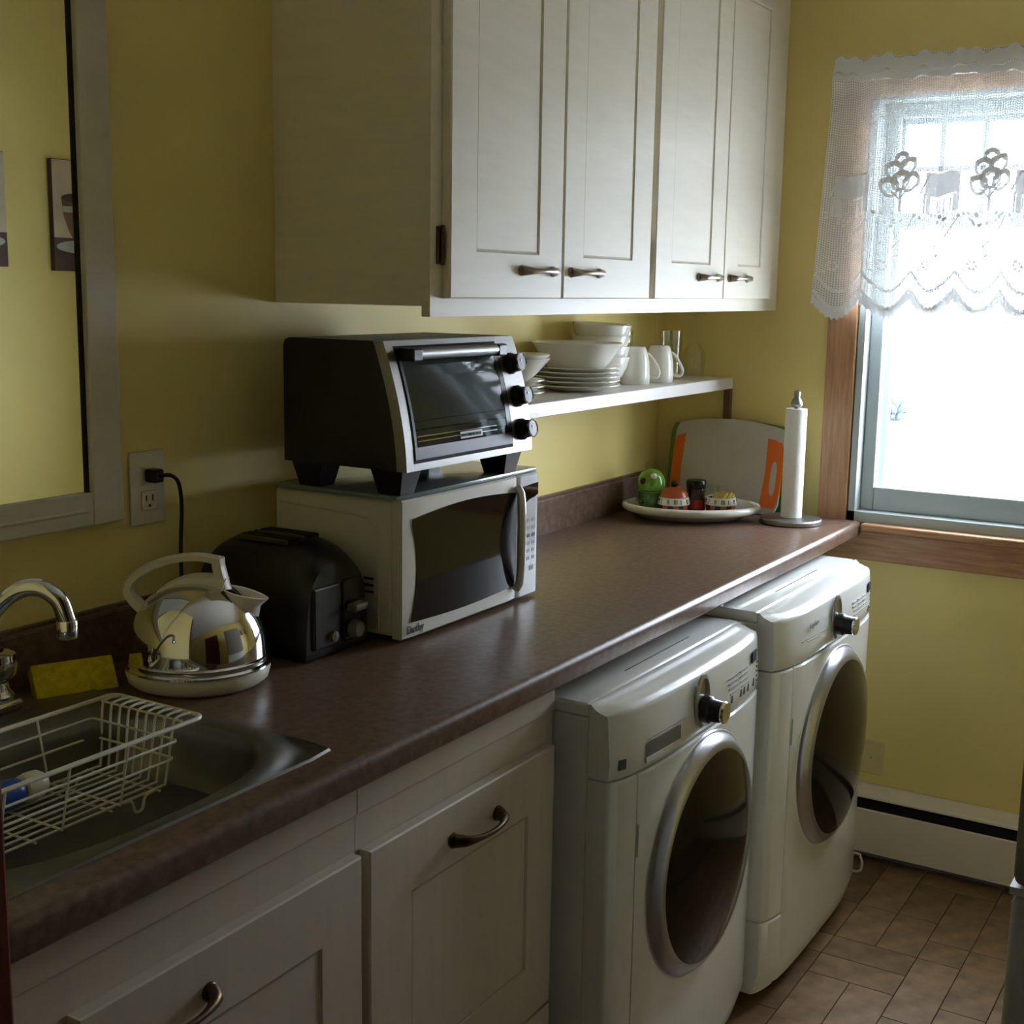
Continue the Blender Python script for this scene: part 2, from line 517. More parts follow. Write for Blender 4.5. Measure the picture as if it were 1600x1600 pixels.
# lace valance -----------------------------------------------------------
CX = XW - 0.050
CY0 = -0.500; CW = 0.96
def ctop(s): return 2.190 + 0.003 * math.sin(s * 60) + 0.0025 * math.sin(s * 143)
def cbot(s):
    a = abs(math.sin(PI * s / 0.115))
    return 1.548 - 0.024 * a + 0.006 * math.sin(s * 5) + 0.0035 * abs(math.sin(PI * s / 0.012))
def fold(s, t):
    """t: 0 top 1 bottom"""
    amp = 0.0035 + 0.0145 * t
    return amp * (math.sin(s * 34 + 0.8 * math.sin(s * 7)) + 0.5 * math.sin(s * 71 + 1.3 + t))
def cpt(s, t, off=0.0):
    z = ctop(s) * (1 - t) + cbot(s) * t
    flare = 0.035 * max(0.0, (0.15 - s) / 0.15) * t
    rod = 0.012 * math.exp(-((t - 0.09) / 0.035) ** 2)
    return Vector((CX + fold(s, t) - rod - off, CY0 - s + flare, z))
bm = BM()
NS, NT = 260, 70
uvl = bm.loops.layers.uv.new('UVMap')
g = [[bm.verts.new(cpt(CW * i / NS, j / NT)) for j in range(NT + 1)] for i in range(NS + 1)]
for i in range(NS):
    for j in range(NT):
        fc = bm.faces.new((g[i][j], g[i + 1][j], g[i + 1][j + 1], g[i][j + 1]))
        for lp, (a, b) in zip(fc.loops, ((i, j), (i + 1, j), (i + 1, j + 1), (i, j + 1))):
            lp[uvl].uv = (CW * a / NS, 0.64 * b / NT)
curt = empty('lace_valance', (CX, CY0 - CW / 2, 1.55), 'white lace valance with cottage and tree pattern over the window', 'curtain')
obj('net', bm, LACE, curt, True, 180)
def tz(z): return (2.19 - z) / 0.645
def strip(pts, w, bm, off=0.0015, closed=False):
    """ribbon along (s,z) points lying on the fabric"""
    n = len(pts)
    prs = []
    for i, (s, z) in enumerate(pts):
        if closed: a, b = pts[i - 1], pts[(i + 1) % n]
        else: a, b = pts[max(i - 1, 0)], pts[min(i + 1, n - 1)]
        dx, dz = b[0] - a[0], b[1] - a[1]
        l = math.hypot(dx, dz) or 1
        nx, nz_ = -dz / l * w / 2, dx / l * w / 2
        prs.append((bm.verts.new(cpt(s + nx, tz(z + nz_), off)), bm.verts.new(cpt(s - nx, tz(z - nz_), off))))
    for i in range(n if closed else n - 1):
        a, b = prs[i], prs[(i + 1) % n]
        bm.faces.new((a[0], b[0], b[1], a[1]))
def blob(s, z, rs, rz, bm, n=14, off=0.0015):
    c = bm.verts.new(cpt(s, tz(z), off))
    r = [bm.verts.new(cpt(s + rs * math.cos(2 * PI * i / n), tz(z + rz * math.sin(2 * PI * i / n)), off)) for i in range(n)]
    for i in range(n): bm.faces.new((c, r[i], r[(i + 1) % n]))
def patch(s0, s1, zf0, zf1, bm, n=8, off=0.0015):
    for i in range(n):
        a, b = s0 + (s1 - s0) * i / n, s0 + (s1 - s0) * (i + 1) / n
        f = [bm.verts.new(cpt(p, tz(q), off)) for p, q in ((a, zf0(a)), (b, zf0(b)), (b, zf1(b)), (a, zf1(a)))]
        bm.faces.new(f)
bm = BM()
patch(0.0, CW, lambda s: ctop(s) - 0.004, lambda s: ctop(s) - 0.042, bm, 260)
obj('ruffle_header', bm, MOTIF, curt)
bm = BM(); patch(0.0, CW, lambda s: 2.145, lambda s: 2.128, bm, 260); obj('rod_pocket', bm, MOTIF, curt)
def ring(s, z, r, n=16): return [(s + r * math.cos(2 * PI * i / n), z + r * math.sin(2 * PI * i / n)) for i in range(n)]
s = 0.03
k = 0
while s < CW - 0.1:
    if k % 2 == 0:      # cottage
        bm = BM()
        zb = 1.79
        patch(s, s + 0.088, lambda q: zb + 0.046, lambda q: zb + 0.104 - 0.25 * max(0, q - s - 0.06), bm, 8); patch(s + 0.004, s + 0.018, lambda q: zb, lambda q: zb + 0.046, bm, 2); patch(s + 0.074, s + 0.082, lambda q: zb, lambda q: zb + 0.046, bm, 2)          # roof
        strip([(s - 0.012, zb + 0.045), (s + 0.012, zb + 0.1), (s + 0.08, zb + 0.1)], 0.005, bm, 0.002)
        strip([(s, zb), (s, zb + 0.05)], 0.006, bm, 0.002); strip([(s + 0.085, zb), (s + 0.085, zb + 0.05)], 0.006, bm, 0.002)
        strip([(s + 0.02, zb + 0.012), (s + 0.02, zb + 0.036), (s + 0.038, zb + 0.036), (s + 0.038, zb + 0.012)], 0.004, bm, 0.002, True)
        strip([(s + 0.055, zb), (s + 0.055, zb + 0.036), (s + 0.07, zb + 0.036), (s + 0.07, zb)], 0.004, bm, 0.002)
        obj('cottage_motif', bm, MOTIF, curt)
        s += 0.125
    else:               # tree
        bm = BM()
        zb = 1.80
        strip([(s + 0.035, zb), (s + 0.035, zb + 0.06)], 0.008, bm)
        strip([(s + 0.035, zb + 0.03), (s + 0.012, zb + 0.055)], 0.005, bm); strip([(s + 0.035, zb + 0.035), (s + 0.06, zb + 0.06)], 0.005, bm)
        for (a, b, r) in ((0.008, 0.062, 0.02), (0.062, 0.066, 0.02), (0.035, 0.078, 0.022), (0.018, 0.105, 0.02), (0.052, 0.108, 0.02), (0.035, 0.13, 0.016)):
            strip(ring(s + a, zb + b, r), 0.0085, bm, 0.0018, True)
            strip(ring(s + a, zb + b, r)[1:8], 0.013, bm, 0.002)
        obj('tree_motif', bm, MOTIF, curt)
        s += 0.10
    k += 1
bm = BM()
for q in range(90):
    blob(random.uniform(0.01, CW - 0.02), 1.785 + random.uniform(-0.02, 0.01), 0.005, 0.005, bm, 8)
s = 0.04
while s < CW - 0.05:     # flower sprays under the cottages and path lines
    for q in range(6):
        a = 2 * PI * q / 6
        blob(s + 0.010 * math.cos(a), 1.665 + 0.010 * math.sin(a), 0.0045, 0.0045, bm, 8)
    blob(s + 0.03, 1.69, 0.006, 0.004, bm, 8); blob(s - 0.02, 1.645, 0.006, 0.003, bm, 8)
    strip([(s + 0.02, 1.71), (s + 0.05, 1.735), (s + 0.075, 1.775)], 0.004, bm)
    s += 0.115
fm = obj('flower_motif', bm, MOTIF, curt); fm['kind'] = 'stuff'
bm = BM()
for zo, w in ((0.075, 0.009), (0.03, 0.010)):
    pts = []
    for i in range(400):
        q = CW * i / 400 + 0.0015
        pts.append((q, 1.556 + zo - 0.030 * abs(math.sin(PI * q / 0.115))))
    strip(pts, w, bm)
patch(0.0, CW, lambda q: cbot(q) + 0.024, lambda q: cbot(q) + 0.001, bm, 700)
obj('scalloped_hem', bm, MOTIF, curt)
rod = obj('curtain_rod', tube([(CX + 0.010, CY0 - 0.004, 2.137), (CX + 0.010, CY0 - CW + 0.004, 2.137)], 0.006, 10), PLASTW, None, True)
tag(rod, 'slim white curtain rod inside the lace valance', 'curtain rod')

# ------------------------------------------------------------------ upper cabinet
ZU = 1.548
YF = -0.351
uc = empty('upper_cabinet', (2.71, 0, ZU), 'cream wall cabinet with four panelled doors over the shelf', 'cabinet')
UX0, UX1, UZ1 = 1.868, XW - 0.002, 2.42
ZK = 2.44
obj('side_panel', box(UX0, UX0 + 0.018, YF + 0.018, -0.001, ZU, UZ1), CAB, uc)
obj('side_panel', box(UX1 - 0.018, UX1, YF + 0.018, -0.001, ZU, UZ1), CAB, uc)
obj('bottom_panel', box(UX0 + 0.018, UX1 - 0.018, YF + 0.018, -0.001, ZU, ZU + 0.018), CAB, uc)
obj('top_panel', box(UX0, UX1, YF + 0.018, -0.001, UZ1, ZK - 0.001), CAB, uc)
bm = BM()
add_box(bm, UX0, 1.915, YF, YF + 0.018, 1.530, ZK - 0.002)
add_box(bm, 2.690, 2.735, YF, YF + 0.018, 1.575, ZK - 0.06)
add_box(bm, 3.455, UX1, YF, YF + 0.018, 1.530, ZK - 0.002)
add_box(bm, 1.915, 3.455, YF, YF + 0.018, 1.530, 1.575)
add_box(bm, 1.915, 3.455, YF, YF + 0.018, ZK - 0.06, ZK - 0.002)
obj('face_frame', bm, CAB, uc)
def panel_door(name, x0, x1, z0, z1, yb, th, ml, mr, mb, mt, m, parent, dep=0.0032):
    """door slab, front face at y=yb-th, with a sunk flat panel and a small bead"""
    yf = yb - th
    bm = BM()
    O = [(x0, z0), (x1, z0), (x1, z1), (x0, z1)]
    I = [(x0 + ml, z0 + mb), (x1 - mr, z0 + mb), (x1 - mr, z1 - mt), (x0 + ml, z1 - mt)]
    b = 0.0025
    loops = [[Vector((x, yb, z)) for x, z in O],
             [Vector((x, yf + b, z)) for x, z in O],
             [Vector((x + (b if x == x0 else -b), yf, z + (b if z == z0 else -b))) for x, z in O],
             [Vector((x, yf, z)) for x, z in I],
             [Vector((x + (0.004 if i in (0, 3) else -0.004), yf + dep, z + (0.004 if i in (0, 1) else -0.004))) for i, (x, z) in enumerate(I)]]
    d = obj(name, loft(loops, True, True, False, bm), m, parent)
    pn = obj('panel', box(x0 + ml + .003, x1 - mr - .003, yf + dep - 0.0005, yf + dep + 0.006, z0 + mb + .003, z1 - mt - .003), m, d)
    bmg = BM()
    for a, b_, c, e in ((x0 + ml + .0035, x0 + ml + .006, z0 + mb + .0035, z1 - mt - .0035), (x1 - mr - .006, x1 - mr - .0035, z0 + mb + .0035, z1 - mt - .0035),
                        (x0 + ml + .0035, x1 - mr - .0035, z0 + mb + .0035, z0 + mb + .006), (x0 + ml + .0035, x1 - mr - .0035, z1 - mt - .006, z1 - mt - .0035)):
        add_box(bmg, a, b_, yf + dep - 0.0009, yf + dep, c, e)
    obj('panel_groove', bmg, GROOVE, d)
    return d
def pull(parent, xc, z, y, L, out, m, wide=0.0095):
    """bow-tie pull: flared ends against the door, slim arched middle"""
    pts, rs = [], []
    for i in range(17):
        t = i / 16
        o = out * (math.sin(PI * t) ** 0.45) if 0 < t < 1 else 0
        pts.append((xc - L / 2 + L * t, y - 0.004 - o, z))
        rs.append(0.0042 + (wide - 0.0042) * abs(2 * t - 1) ** 3)
    bm = tube(pts, rs, 10)
    for sx in (-1, 1):
        lathe([(wide * 1.05, 0), (wide * 1.1, 0.003), (wide * .8, 0.006)], (xc + sx * L / 2, y, z), 14, bm, Matrix.Rotation(PI / 2, 3, 'X'))
    return obj('handle', bm, m, parent, True, 60)
YD = YF
DT = 0.018
for (x0, x1, ml, mr, hx) in ((1.9024, 2.2955, .082, .089, 2.198), (2.3015, 2.6975, .081, .090, 2.391), (2.7242, 3.1235, .086, .085, 3.027), (3.1265, 3.462, .088, .085, 3.220)):
    d = panel_door('door', x0, x1, 1.5615, 2.385, YD - 0.0005, DT, ml, mr, 0.082, 0.082, CAB, uc)
    pull(d, hx, 1.6135, YD - DT - 0.0005, 0.118, 0.022, NICKEL)
def hinge(x, z, y, parent):
    bm = box(x - 0.012, x - 0.004, y - 0.004, y, z - 0.032, z + 0.032, 0.001)
    lathe([(0.0045, -0.025), (0.0045, 0.025)], (x, y - 0.006, z), 10, bm)
    lathe([(0.003, -0.034), (0.0045, -0.026)], (x, y - 0.006, z), 10, bm)
    lathe([(0.0045, 0.026), (0.003, 0.034)], (x, y - 0.006, z), 10, bm)
    return obj('hinge', bm, BRONZE, parent, True)
hinge(1.897, 1.652, YF, uc); hinge(1.897, 2.29, YF, uc)
hinge(2.711, 1.652, YF, uc)

# open shelf under the cabinet
ZS = 1.3355
shelf = empty('wall_shelf', (2.95, -0.1, 1.304), 'white open shelf holding the dishes below the cabinet', 'shelf')
obj('board', box(2.30, XW - 0.001, -0.233, -0.001, 1.304, ZS, 0.0015, 1), mat('shelf_white', (222, 218, 214), 0.3, var=0.02), shelf)
obj('support', box(XW - 0.020, XW - 0.001, -0.232, -0.213, 0.9605, 1.304), mat('shelf_support_wood', (110, 76, 52), 0.5, var=0.15), shelf)
obj('sticker', box(2.390, 2.448, -0.2337, -0.233, 1.3045, 1.3155), mat('white_sticker', (245, 245, 245), 0.5, var=0.02, scale=90), shelf)

# ------------------------------------------------------------------ mirror, outlet, pictures
mr = empty('wall_mirror', (1.1, -0.01, 1.2), 'mirror in a cream painted wooden frame above the sink', 'mirror')
MX1, MZ0 = 1.467, 1.197
obj('mirror_glass', box(0.735, 1.405, -0.012, -0.004, 1.249, 2.25), MIRROR, mr)
obj('glass_edge', box(1.3985, 1.4075, -0.0135, -0.0121, 1.249, 2.25), mat('blackened_edge', (44, 30, 14), 0.6, var=0.5, scale=60), mr)
obj('frame_stile', box(1.4072, MX1, -0.024, -0.001, MZ0, 2.32, 0.002), FRAMEW, mr)
obj('frame_stile', box(0.70, 0.7345, -0.024, -0.001, MZ0, 2.32, 0.002), FRAMEW, mr)
bm = box(0.7345, 1.4072, -0.022, -0.001, MZ0, 1.2495, 0.002)
tube([(0.74, -0.022, 1.222), (1.395, -0.022, 1.222)], 0.004, 8, bm=bm)
obj('frame_rail', bm, FRAMEW, mr)
obj('frame_rail', box(0.7345, 1.4072, -0.022, -0.001, 2.2495, 2.32, 0.002), FRAMEW, mr)

ol = empty('wall_outlet', (1.538, 0, 1.24), 'white double wall outlet beside the mirror frame', 'outlet')
obj('cover_plate', box(1.4995, 1.5755, -0.006, -0.0005, 1.178, 1.303, 0.003, 3), PLASTW, ol, True)
for zc in (1.262, 1.219):
    r = obj('socket', box(1.521, 1.554, -0.0085, -0.006, zc - 0.0165, zc + 0.0165, 0.002), PLASTW, ol)
    for dx in (-.007, .007):
        obj('slot', box(1.5375 + dx - .0012, 1.5375 + dx + .0012, -0.0088, -0.0084, zc - 0.001, zc + 0.009), DARK, r)
    obj('slot', lathe([(0.0025, 0), (0.0025, 0.0004)], (1.5375, -0.0084, zc - .009), 10, None, Matrix.Rotation(PI / 2, 3, 'X')), DARK, r)
cord = empty('power_cord', (1.60, -0.02, 1.0), 'black power cord plugged into the outlet above the kettle', 'cord')
obj('plug', box(1.526, 1.549, -0.034, -0.0088, 1.2505, 1.2735, 0.004), BLACKP, cord)
pc = smooth_path([(1.5375, -0.034, 1.262), (1.556, -0.040, 1.262), (1.578, -0.036, 1.245), (1.589, -0.030, 1.20), (1.588, -0.026, 1.13), (1.588, -0.028, 1.05), (1.592, -0.032, 0.99), (1.605, -0.045, 0.966)], 8)
obj('cable', tube(pc, 0.0034, 8), mat('brown_black_rubber', (30, 20, 14), 0.5, var=0.1), cord, True)

def picture(x0, x1, z0, z1, label, name='canvas_picture'):
    p = empty(name, ((x0 + x1) / 2, YO, z0), label, 'picture', 'brown cup pictures on the opposite wall')
    obj('canvas', box(x0, x1, YO + 0.001, YO + 0.024, z0, z1, 0.002), mat('canvas_edge', (84, 52, 40), 0.7, var=0.2, scale=20), p)
    yy = YO + 0.0243
    w, h = x1 - x0, z1 - z0
    f = lambda a, b, d: Vector((x0 + a * w, yy + d, z0 + b * h))
    obj('painted_wall', prism([(0.005, .30), (.995, .30), (.995, .995), (.005, .995)], f, 0, 0.0004), mat('paint_beige', (196, 178, 158), 0.7, var=0.12, scale=7), p)
    obj('painted_table', prism([(0.005, .005), (.995, .005), (.995, .30), (.005, .30)], f, 0, 0.0004), mat('paint_brown', (92, 70, 64), 0.7, var=0.2, scale=9), p)
    obj('painted_saucer', prism([(.5 + .47 * math.cos(a * PI / 12), .22 + .065 * math.sin(a * PI / 12)) for a in range(24)], f, .0004, .0008), mat('paint_grey', (176, 172, 166), 0.7, var=0.15, scale=20), p)
    cup = [(.12, .66), (.15, .50), (.23, .34), (.36, .22), (.64, .22), (.77, .34), (.85, .50), (.88, .66)]
    obj('painted_cup', prism(cup, f, .0008, .0012), mat('paint_cup', (122, 96, 80), 0.7, var=0.25, scale=14), p)
    obj('painted_cup_rim', prism([(.5 + .38 * math.cos(a * PI / 12), .66 + .05 * math.sin(a * PI / 12)) for a in range(24)], f, .0012, .0016), mat('paint_dark', (72, 56, 50), 0.7, var=0.2, scale=20), p)
    obj('painted_cup_band', prism([(.135, .585), (.865, .585), (.855, .53), (.145, .53)], f, .0012, .0016), MATS['paint_grey'], p)
picture(3.226, 3.535, 1.615, 2.010, 'canvas of a brown cup seen in the mirror beside its frame')
picture(2.725, 3.028, 1.625, 2.015, 'canvas seen in the mirror at the left edge of the photo')

# ------------------------------------------------------------------ worktop, sink
ZT = 0.960
YB0 = -0.635
XE = CF - 0.0005
SX0, SX1, SY0, SY1 = 0.735, 1.3235, -0.5835, -0.105
def counter_prof(y_back, y_front, round_front=True):
    if not round_front:
        return [(y_back, ZT), (y_back, ZT - .04), (y_front, ZT - .04), (y_front, ZT)]
    p = [(y_back, ZT), (y_back, ZT - .04), (y_front + .004, ZT - .04), (y_front, ZT - .036)]
    for i in range(7):
        a = PI / 2 * i / 6
        p.append((y_front + .014 - .014 * math.cos(a), ZT - .014 + .014 * math.sin(a)))
    return p
wt = empty('worktop', (2.1, -0.3, ZT - 0.04), 'long brown laminate worktop with rolled front edge', 'worktop')
bm = BM()
f = lambda a, b, d: Vector((d, a, b))
cx0 = 0.6915
prism(counter_prof(-0.001, YB0), f, SX1 - 0.012, XE, bm)
prism(counter_prof(SY0 + 0.012, YB0), f, cx0 + .017, SX1 - 0.012, bm)
prism(counter_prof(-0.001, SY1 - 0.012, False), f, cx0, SX1 - 0.012, bm)
prism(counter_prof(SY1 - .012, SY0 + .012, False), f, cx0, SX0 + 0.012, bm)
obj('counter_slab', bm, COUNTER, wt, True, 35)
bs = [(-0.001, ZT), (-0.022, ZT), (-0.022, 1.046), (-0.020, 1.050), (-0.012, 1.0505), (-0.012, 1.0555), (-0.001, 1.0555)]
obj('backsplash', prism(bs, f, cx0, XW - 0.022), COUNTER, wt)

sink = empty('kitchen_sink', (1.03, -0.34, ZT), 'stainless steel sink with rounded bowl set into the worktop', 'sink')
N = 64
def rrect(x0, x1, y0, y1, r, z):
    out = []
    cx_, cy_ = (x0 + x1) / 2, (y0 + y1) / 2
    hx, hy = (x1 - x0) / 2, (y1 - y0) / 2
    for i in range(N):
        a = 2 * PI * i / N
        e = 30
        k = (abs(math.cos(a)) ** e + abs(math.sin(a)) ** e) ** (-1 / e)
        out.append(Vector((cx_ + hx * k * math.cos(a), cy_ + hy * k * math.sin(a), z)))
    return out
def sell(cx_, cy_, rx, ry, e, z):
    out = []
    for i in range(N):
        a = 2 * PI * i / N
        k = (abs(math.cos(a)) ** e + abs(math.sin(a)) ** e) ** (-1 / e)
        out.append(Vector((cx_ + rx * k * math.cos(a), cy_ + ry * k * math.sin(a), z)))
    return out
bx, by = 1.035, -0.372
loops = [rrect(SX0, SX1, SY0, SY1, .02, ZT + .0004), rrect(SX0 + .002, SX1 - .002, SY0 + .002, SY1 - .002, .02, ZT + .004),
         rrect(SX0 + .006, SX1 - .006, SY0 + .006, SY1 - .006, .02, ZT + .0035),
         sell(bx, by, .268, .188, 2.8, ZT + .002), sell(bx, by, .262, .182, 2.8, ZT - .004), sell(bx, by, .256, .176, 2.8, ZT - .02),
         sell(bx, by, .247, .170, 3, ZT - .066), sell(bx, by, .232, .157, 3, ZT - .085), sell(bx, by, .05, .05, 2, ZT - .0895), sell(bx, by, .035, .035, 2, ZT - .0895)]
obj('basin', loft(loops, True, False, True), SINKM, sink, True, 50)
obj('drain', lathe([(.042, 0), (.042, .003), (.03, .003), (.028, -.002)], (.90, -.315, ZT - .0893), 24), CHROME, sink, True)

# faucet
fa = empty('faucet', (1.06, -0.065, ZT + .004), 'chrome two handle faucet with curved spout behind the sink', 'faucet')
FZ = ZT + 0.0005
bm = box(0.93, 1.205, -0.093, -0.035, FZ, FZ + .016, .006, 3)
obj('base_plate', bm, CHROME, fa, True)
sp = smooth_path([(1.065, -.064, FZ + .016), (1.065, -.065, FZ + .035), (1.069, -.076, FZ + .062), (1.094, -.137, FZ + .142), (1.116, -.186, FZ + .200), (1.134, -.221, FZ + .213), (1.149, -.244, FZ + .198), (1.156, -.251, FZ + .170), (1.157, -.2515, FZ + .163)], 7)
obj('spout', tube(sp, 0.0125, 16), CHROME, fa, True, 60)
obj('aerator', lathe([(.0125, -.014), (.014, -.012), (.014, .010), (.0125, .012)], (1.157, -.2515, FZ + .156), 20), CHROME, fa, True)
for hx in (0.965, 1.178):
    h = obj('handle', lathe([(.024, 0), (.026, .006), (.019, .016), (.018, .026), (.030, .038), (.033, .055), (.030, .068), (.02, .073), (.001, .074)], (hx, -.064, FZ + .016), 28), CHROME, fa, True)
    obj('handle_cap', lathe([(.014, 0), (.014, .003), (.001, .004)], (hx, -.064, FZ + .0895), 16), BLACKP, h, True)

# sponge
rot = Matrix.Translation((1.297, -.101, ZT + .001)) @ Matrix.Rotation(math.radians(-25), 4, 'Z') @ Matrix.Rotation(math.radians(-38), 4, 'X')
tag(obj('sponge', box(-.062, .062, 0.0, .030, 0.0, .056, .003, 2, rot), SPONGE, None, True), 'yellow cellulose sponge leaning behind the sink beside the kettle', 'sponge')

# dish rack standing in the shallow bowl
rk = empty('dish_rack', (1.03, -0.30, .90), 'white wire dish rack sitting in the sink', 'dish rack')
WIRE = mat('white_coated_wire', (216, 212, 198), 0.4, var=0.03)
RZ, RB = 0.985, 0.896
rx0, rx1, ry0, ry1 = 0.80, 1.272, -0.388, -0.207
bx1 = 1.232
bby0, bby1, bbx0, bbx1 = -0.368, -0.226, 0.83, 1.218
rim = []
for (cx_, cy_, a0) in ((rx1 - .015, ry1 - .015, 0), (rx0 + .015, ry1 - .015, 90), (rx0 + .015, ry0 + .015, 180), (rx1 - .015, ry0 + .015, 270)):
    for i in range(6):
        a = math.radians(a0 + 90 * i / 5)
        rim.append((cx_ + .015 * math.cos(a), cy_ + .015 * math.sin(a), RZ))
obj('rim', tube(rim, .0034, 8, True), WIRE, rk, True)
def wire(pts, r=.0019): return obj('wire', tube(pts, r, 6), WIRE, rk, True)
def yz_at(side, z):   # basket wall leaning
    t = (RZ - z) / (RZ - RB)
    return (ry0 + (bby0 - ry0) * t) if side < 0 else (ry1 + (bby1 - ry1) * t)
for z in (.962, .936):
    xe = bx1 - .004 - .006 * (RZ - z) / (RZ - RB)
    wire([(rx0 + .02, yz_at(-1, z), z), (xe - .004, yz_at(-1, z), z), (xe, yz_at(-1, z) + .005, z), (xe, yz_at(1, z) - .005, z), (xe - .004, yz_at(1, z), z), (rx0 + .02, yz_at(1, z), z)])
for x in (.85, .945, 1.04, 1.135):
    wire([(x, ry0, RZ), (x, bby0, RB), (x, bby1, RB), (x, ry1, RZ)])
for k in range(9):     # cross wires of the right end, hooked over the rim
    y = ry0 + .022 + (ry1 - ry0 - .04) * k / 8
    yb = bby0 + .006 + (bby1 - bby0 - .012) * k / 8
    wire(smooth_path([(rx1 - .004, y, RZ + .002), (bx1 + .012, y, RZ + .003), (bx1 + .002, y, RZ - .008), (bbx1 + .004, yb, RB + .008), (bbx1 - .01, yb, RB), (bbx1 - .1, yb, RB)], 4), .002)
wire([(bx1 + .008, ry0 + .01, RZ), (bx1 + .008, ry1 - .01, RZ)])
for k in range(9):     # long floor wires
    yb = bby0 + .004 + (bby1 - bby0 - .008) * k / 8
    wire([(bbx0, yb, RB), (bbx1 - .09, yb, RB)])
for x in (.88, 1.0, 1.12, 1.205):
    wire([(x, bby0, RB - .003), (x, bby1, RB - .003)])
for x in (.90, 1.17):
    for y in (bby0 + .004, bby1 - .004):
        obj('foot', tube(smooth_path([(x - .03, y, RB), (x - .012, y, RB - .004), (x - .006, y, RB - .02), (x + .006, y, RB - .02), (x + .012, y, RB - .004), (x + .03, y, RB)], 4), .0022, 6), WIRE, rk, True)

bt = empty('soap_bottle', (1.0, -.255, RB + .02), 'small blue bottle with white cap lying in the dish rack', 'bottle')
RX = Matrix.Rotation(PI / 2, 3, 'Y') 
obj('body', lathe([(.001, -.12), (.017, -.118), (.020, -.11), (.020, -.015), (.017, -.004), (.012, 0)], (1.063, -.262, RB + .0225), 24, None, RX), BLUEP, bt, True)
capb = lathe([(.012, 0), (.0185, .002), (.020, .012), (.019, .026), (.014, .034), (.001, .037)], (1.063, -.262, RB + .0225), 28, None, RX)
obj('cap', capb, PLASTW, bt, True)

# ------------------------------------------------------------------ base cabinets
def base_cabinet(x0, x1, label, doors):
    t = empty('base_cabinet', ((x0 + x1) / 2, -.3, 0), label, 'cabinet', 'cream base cabinets under the worktop')
    yb = -0.603
    H = ZT - .0405
    obj('side_panel', box(x0, x0 + .016, yb + .018, -.002, .1, H), LCAB, t)
    obj('side_panel', box(x1 - .016, x1, yb + .018, -.002, .1, H), LCAB, t)
    obj('cabinet_floor', box(x0 + .016, x1 - .016, yb + .018, -.002, .1, .116), LCAB, t)
    obj('toe_kick', box(x0, x1, yb + .07, yb + .085, .0, .1), LCAB, t)
    bm = BM()
    add_box(bm, x0, x0 + .04, yb, yb + .018, .1, H)
    add_box(bm, x1 - .04, x1, yb, yb + .018, .1, H)
    add_box(bm, x0 + .04, x1 - .04, yb, yb + .018, .79, H)
    add_box(bm, x0 + .04, x1 - .04, yb, yb + .018, .1, .36)
    obj('face_frame', bm, LCAB, t)
    obj('top_molding', box(x0, x1, yb - .004, yb, .868, H, .001), LCAB, t)
    for (dx0, dx1, dz0, dz1, hx) in doors:
        d = panel_door('door' if dz1 - dz0 > .3 else 'drawer', dx0, dx1, dz0, dz1, yb - .0006, .019, .098, .086, .095, .096, LCAB, t)
        if hx: pull(d, hx, .757, yb - .0196, .125, .030, BRONZE, .0115)
    for (dx0, dx1, dz0, dz1, hx) in doors:
        d = obj('lower_front', box(dx0, dx1, yb - .0195, yb - .0006, .125, dz0 - .006, .002), LCAB, t)
    return t
base_cabinet(0.694, 1.3355, 'cream base cabinet under the sink', [(0.845, 1.3275, .343, .815, 0.972)])
base_cabinet(1.3365, 1.882, 'cream base cabinet beside the washing machine', [(1.3445, 1.8585, .343, .815, 1.611)])
# white cleat under the worktop above the machines
cl = empty('counter_support', (2.6, -.4, .9), 'white support rail under the worktop over the machines', 'support')
obj('rail', box(1.885, XE - .002, -.10, -.02, .9135, .9195), CAB, cl)
obj('bracket', box(2.572, 2.584, -.625, -.02, .9125, .9195), CAB, cl)
obj('bracket', box(3.385, 3.40, -.60, -.02, .9125, .9195), CAB, cl)

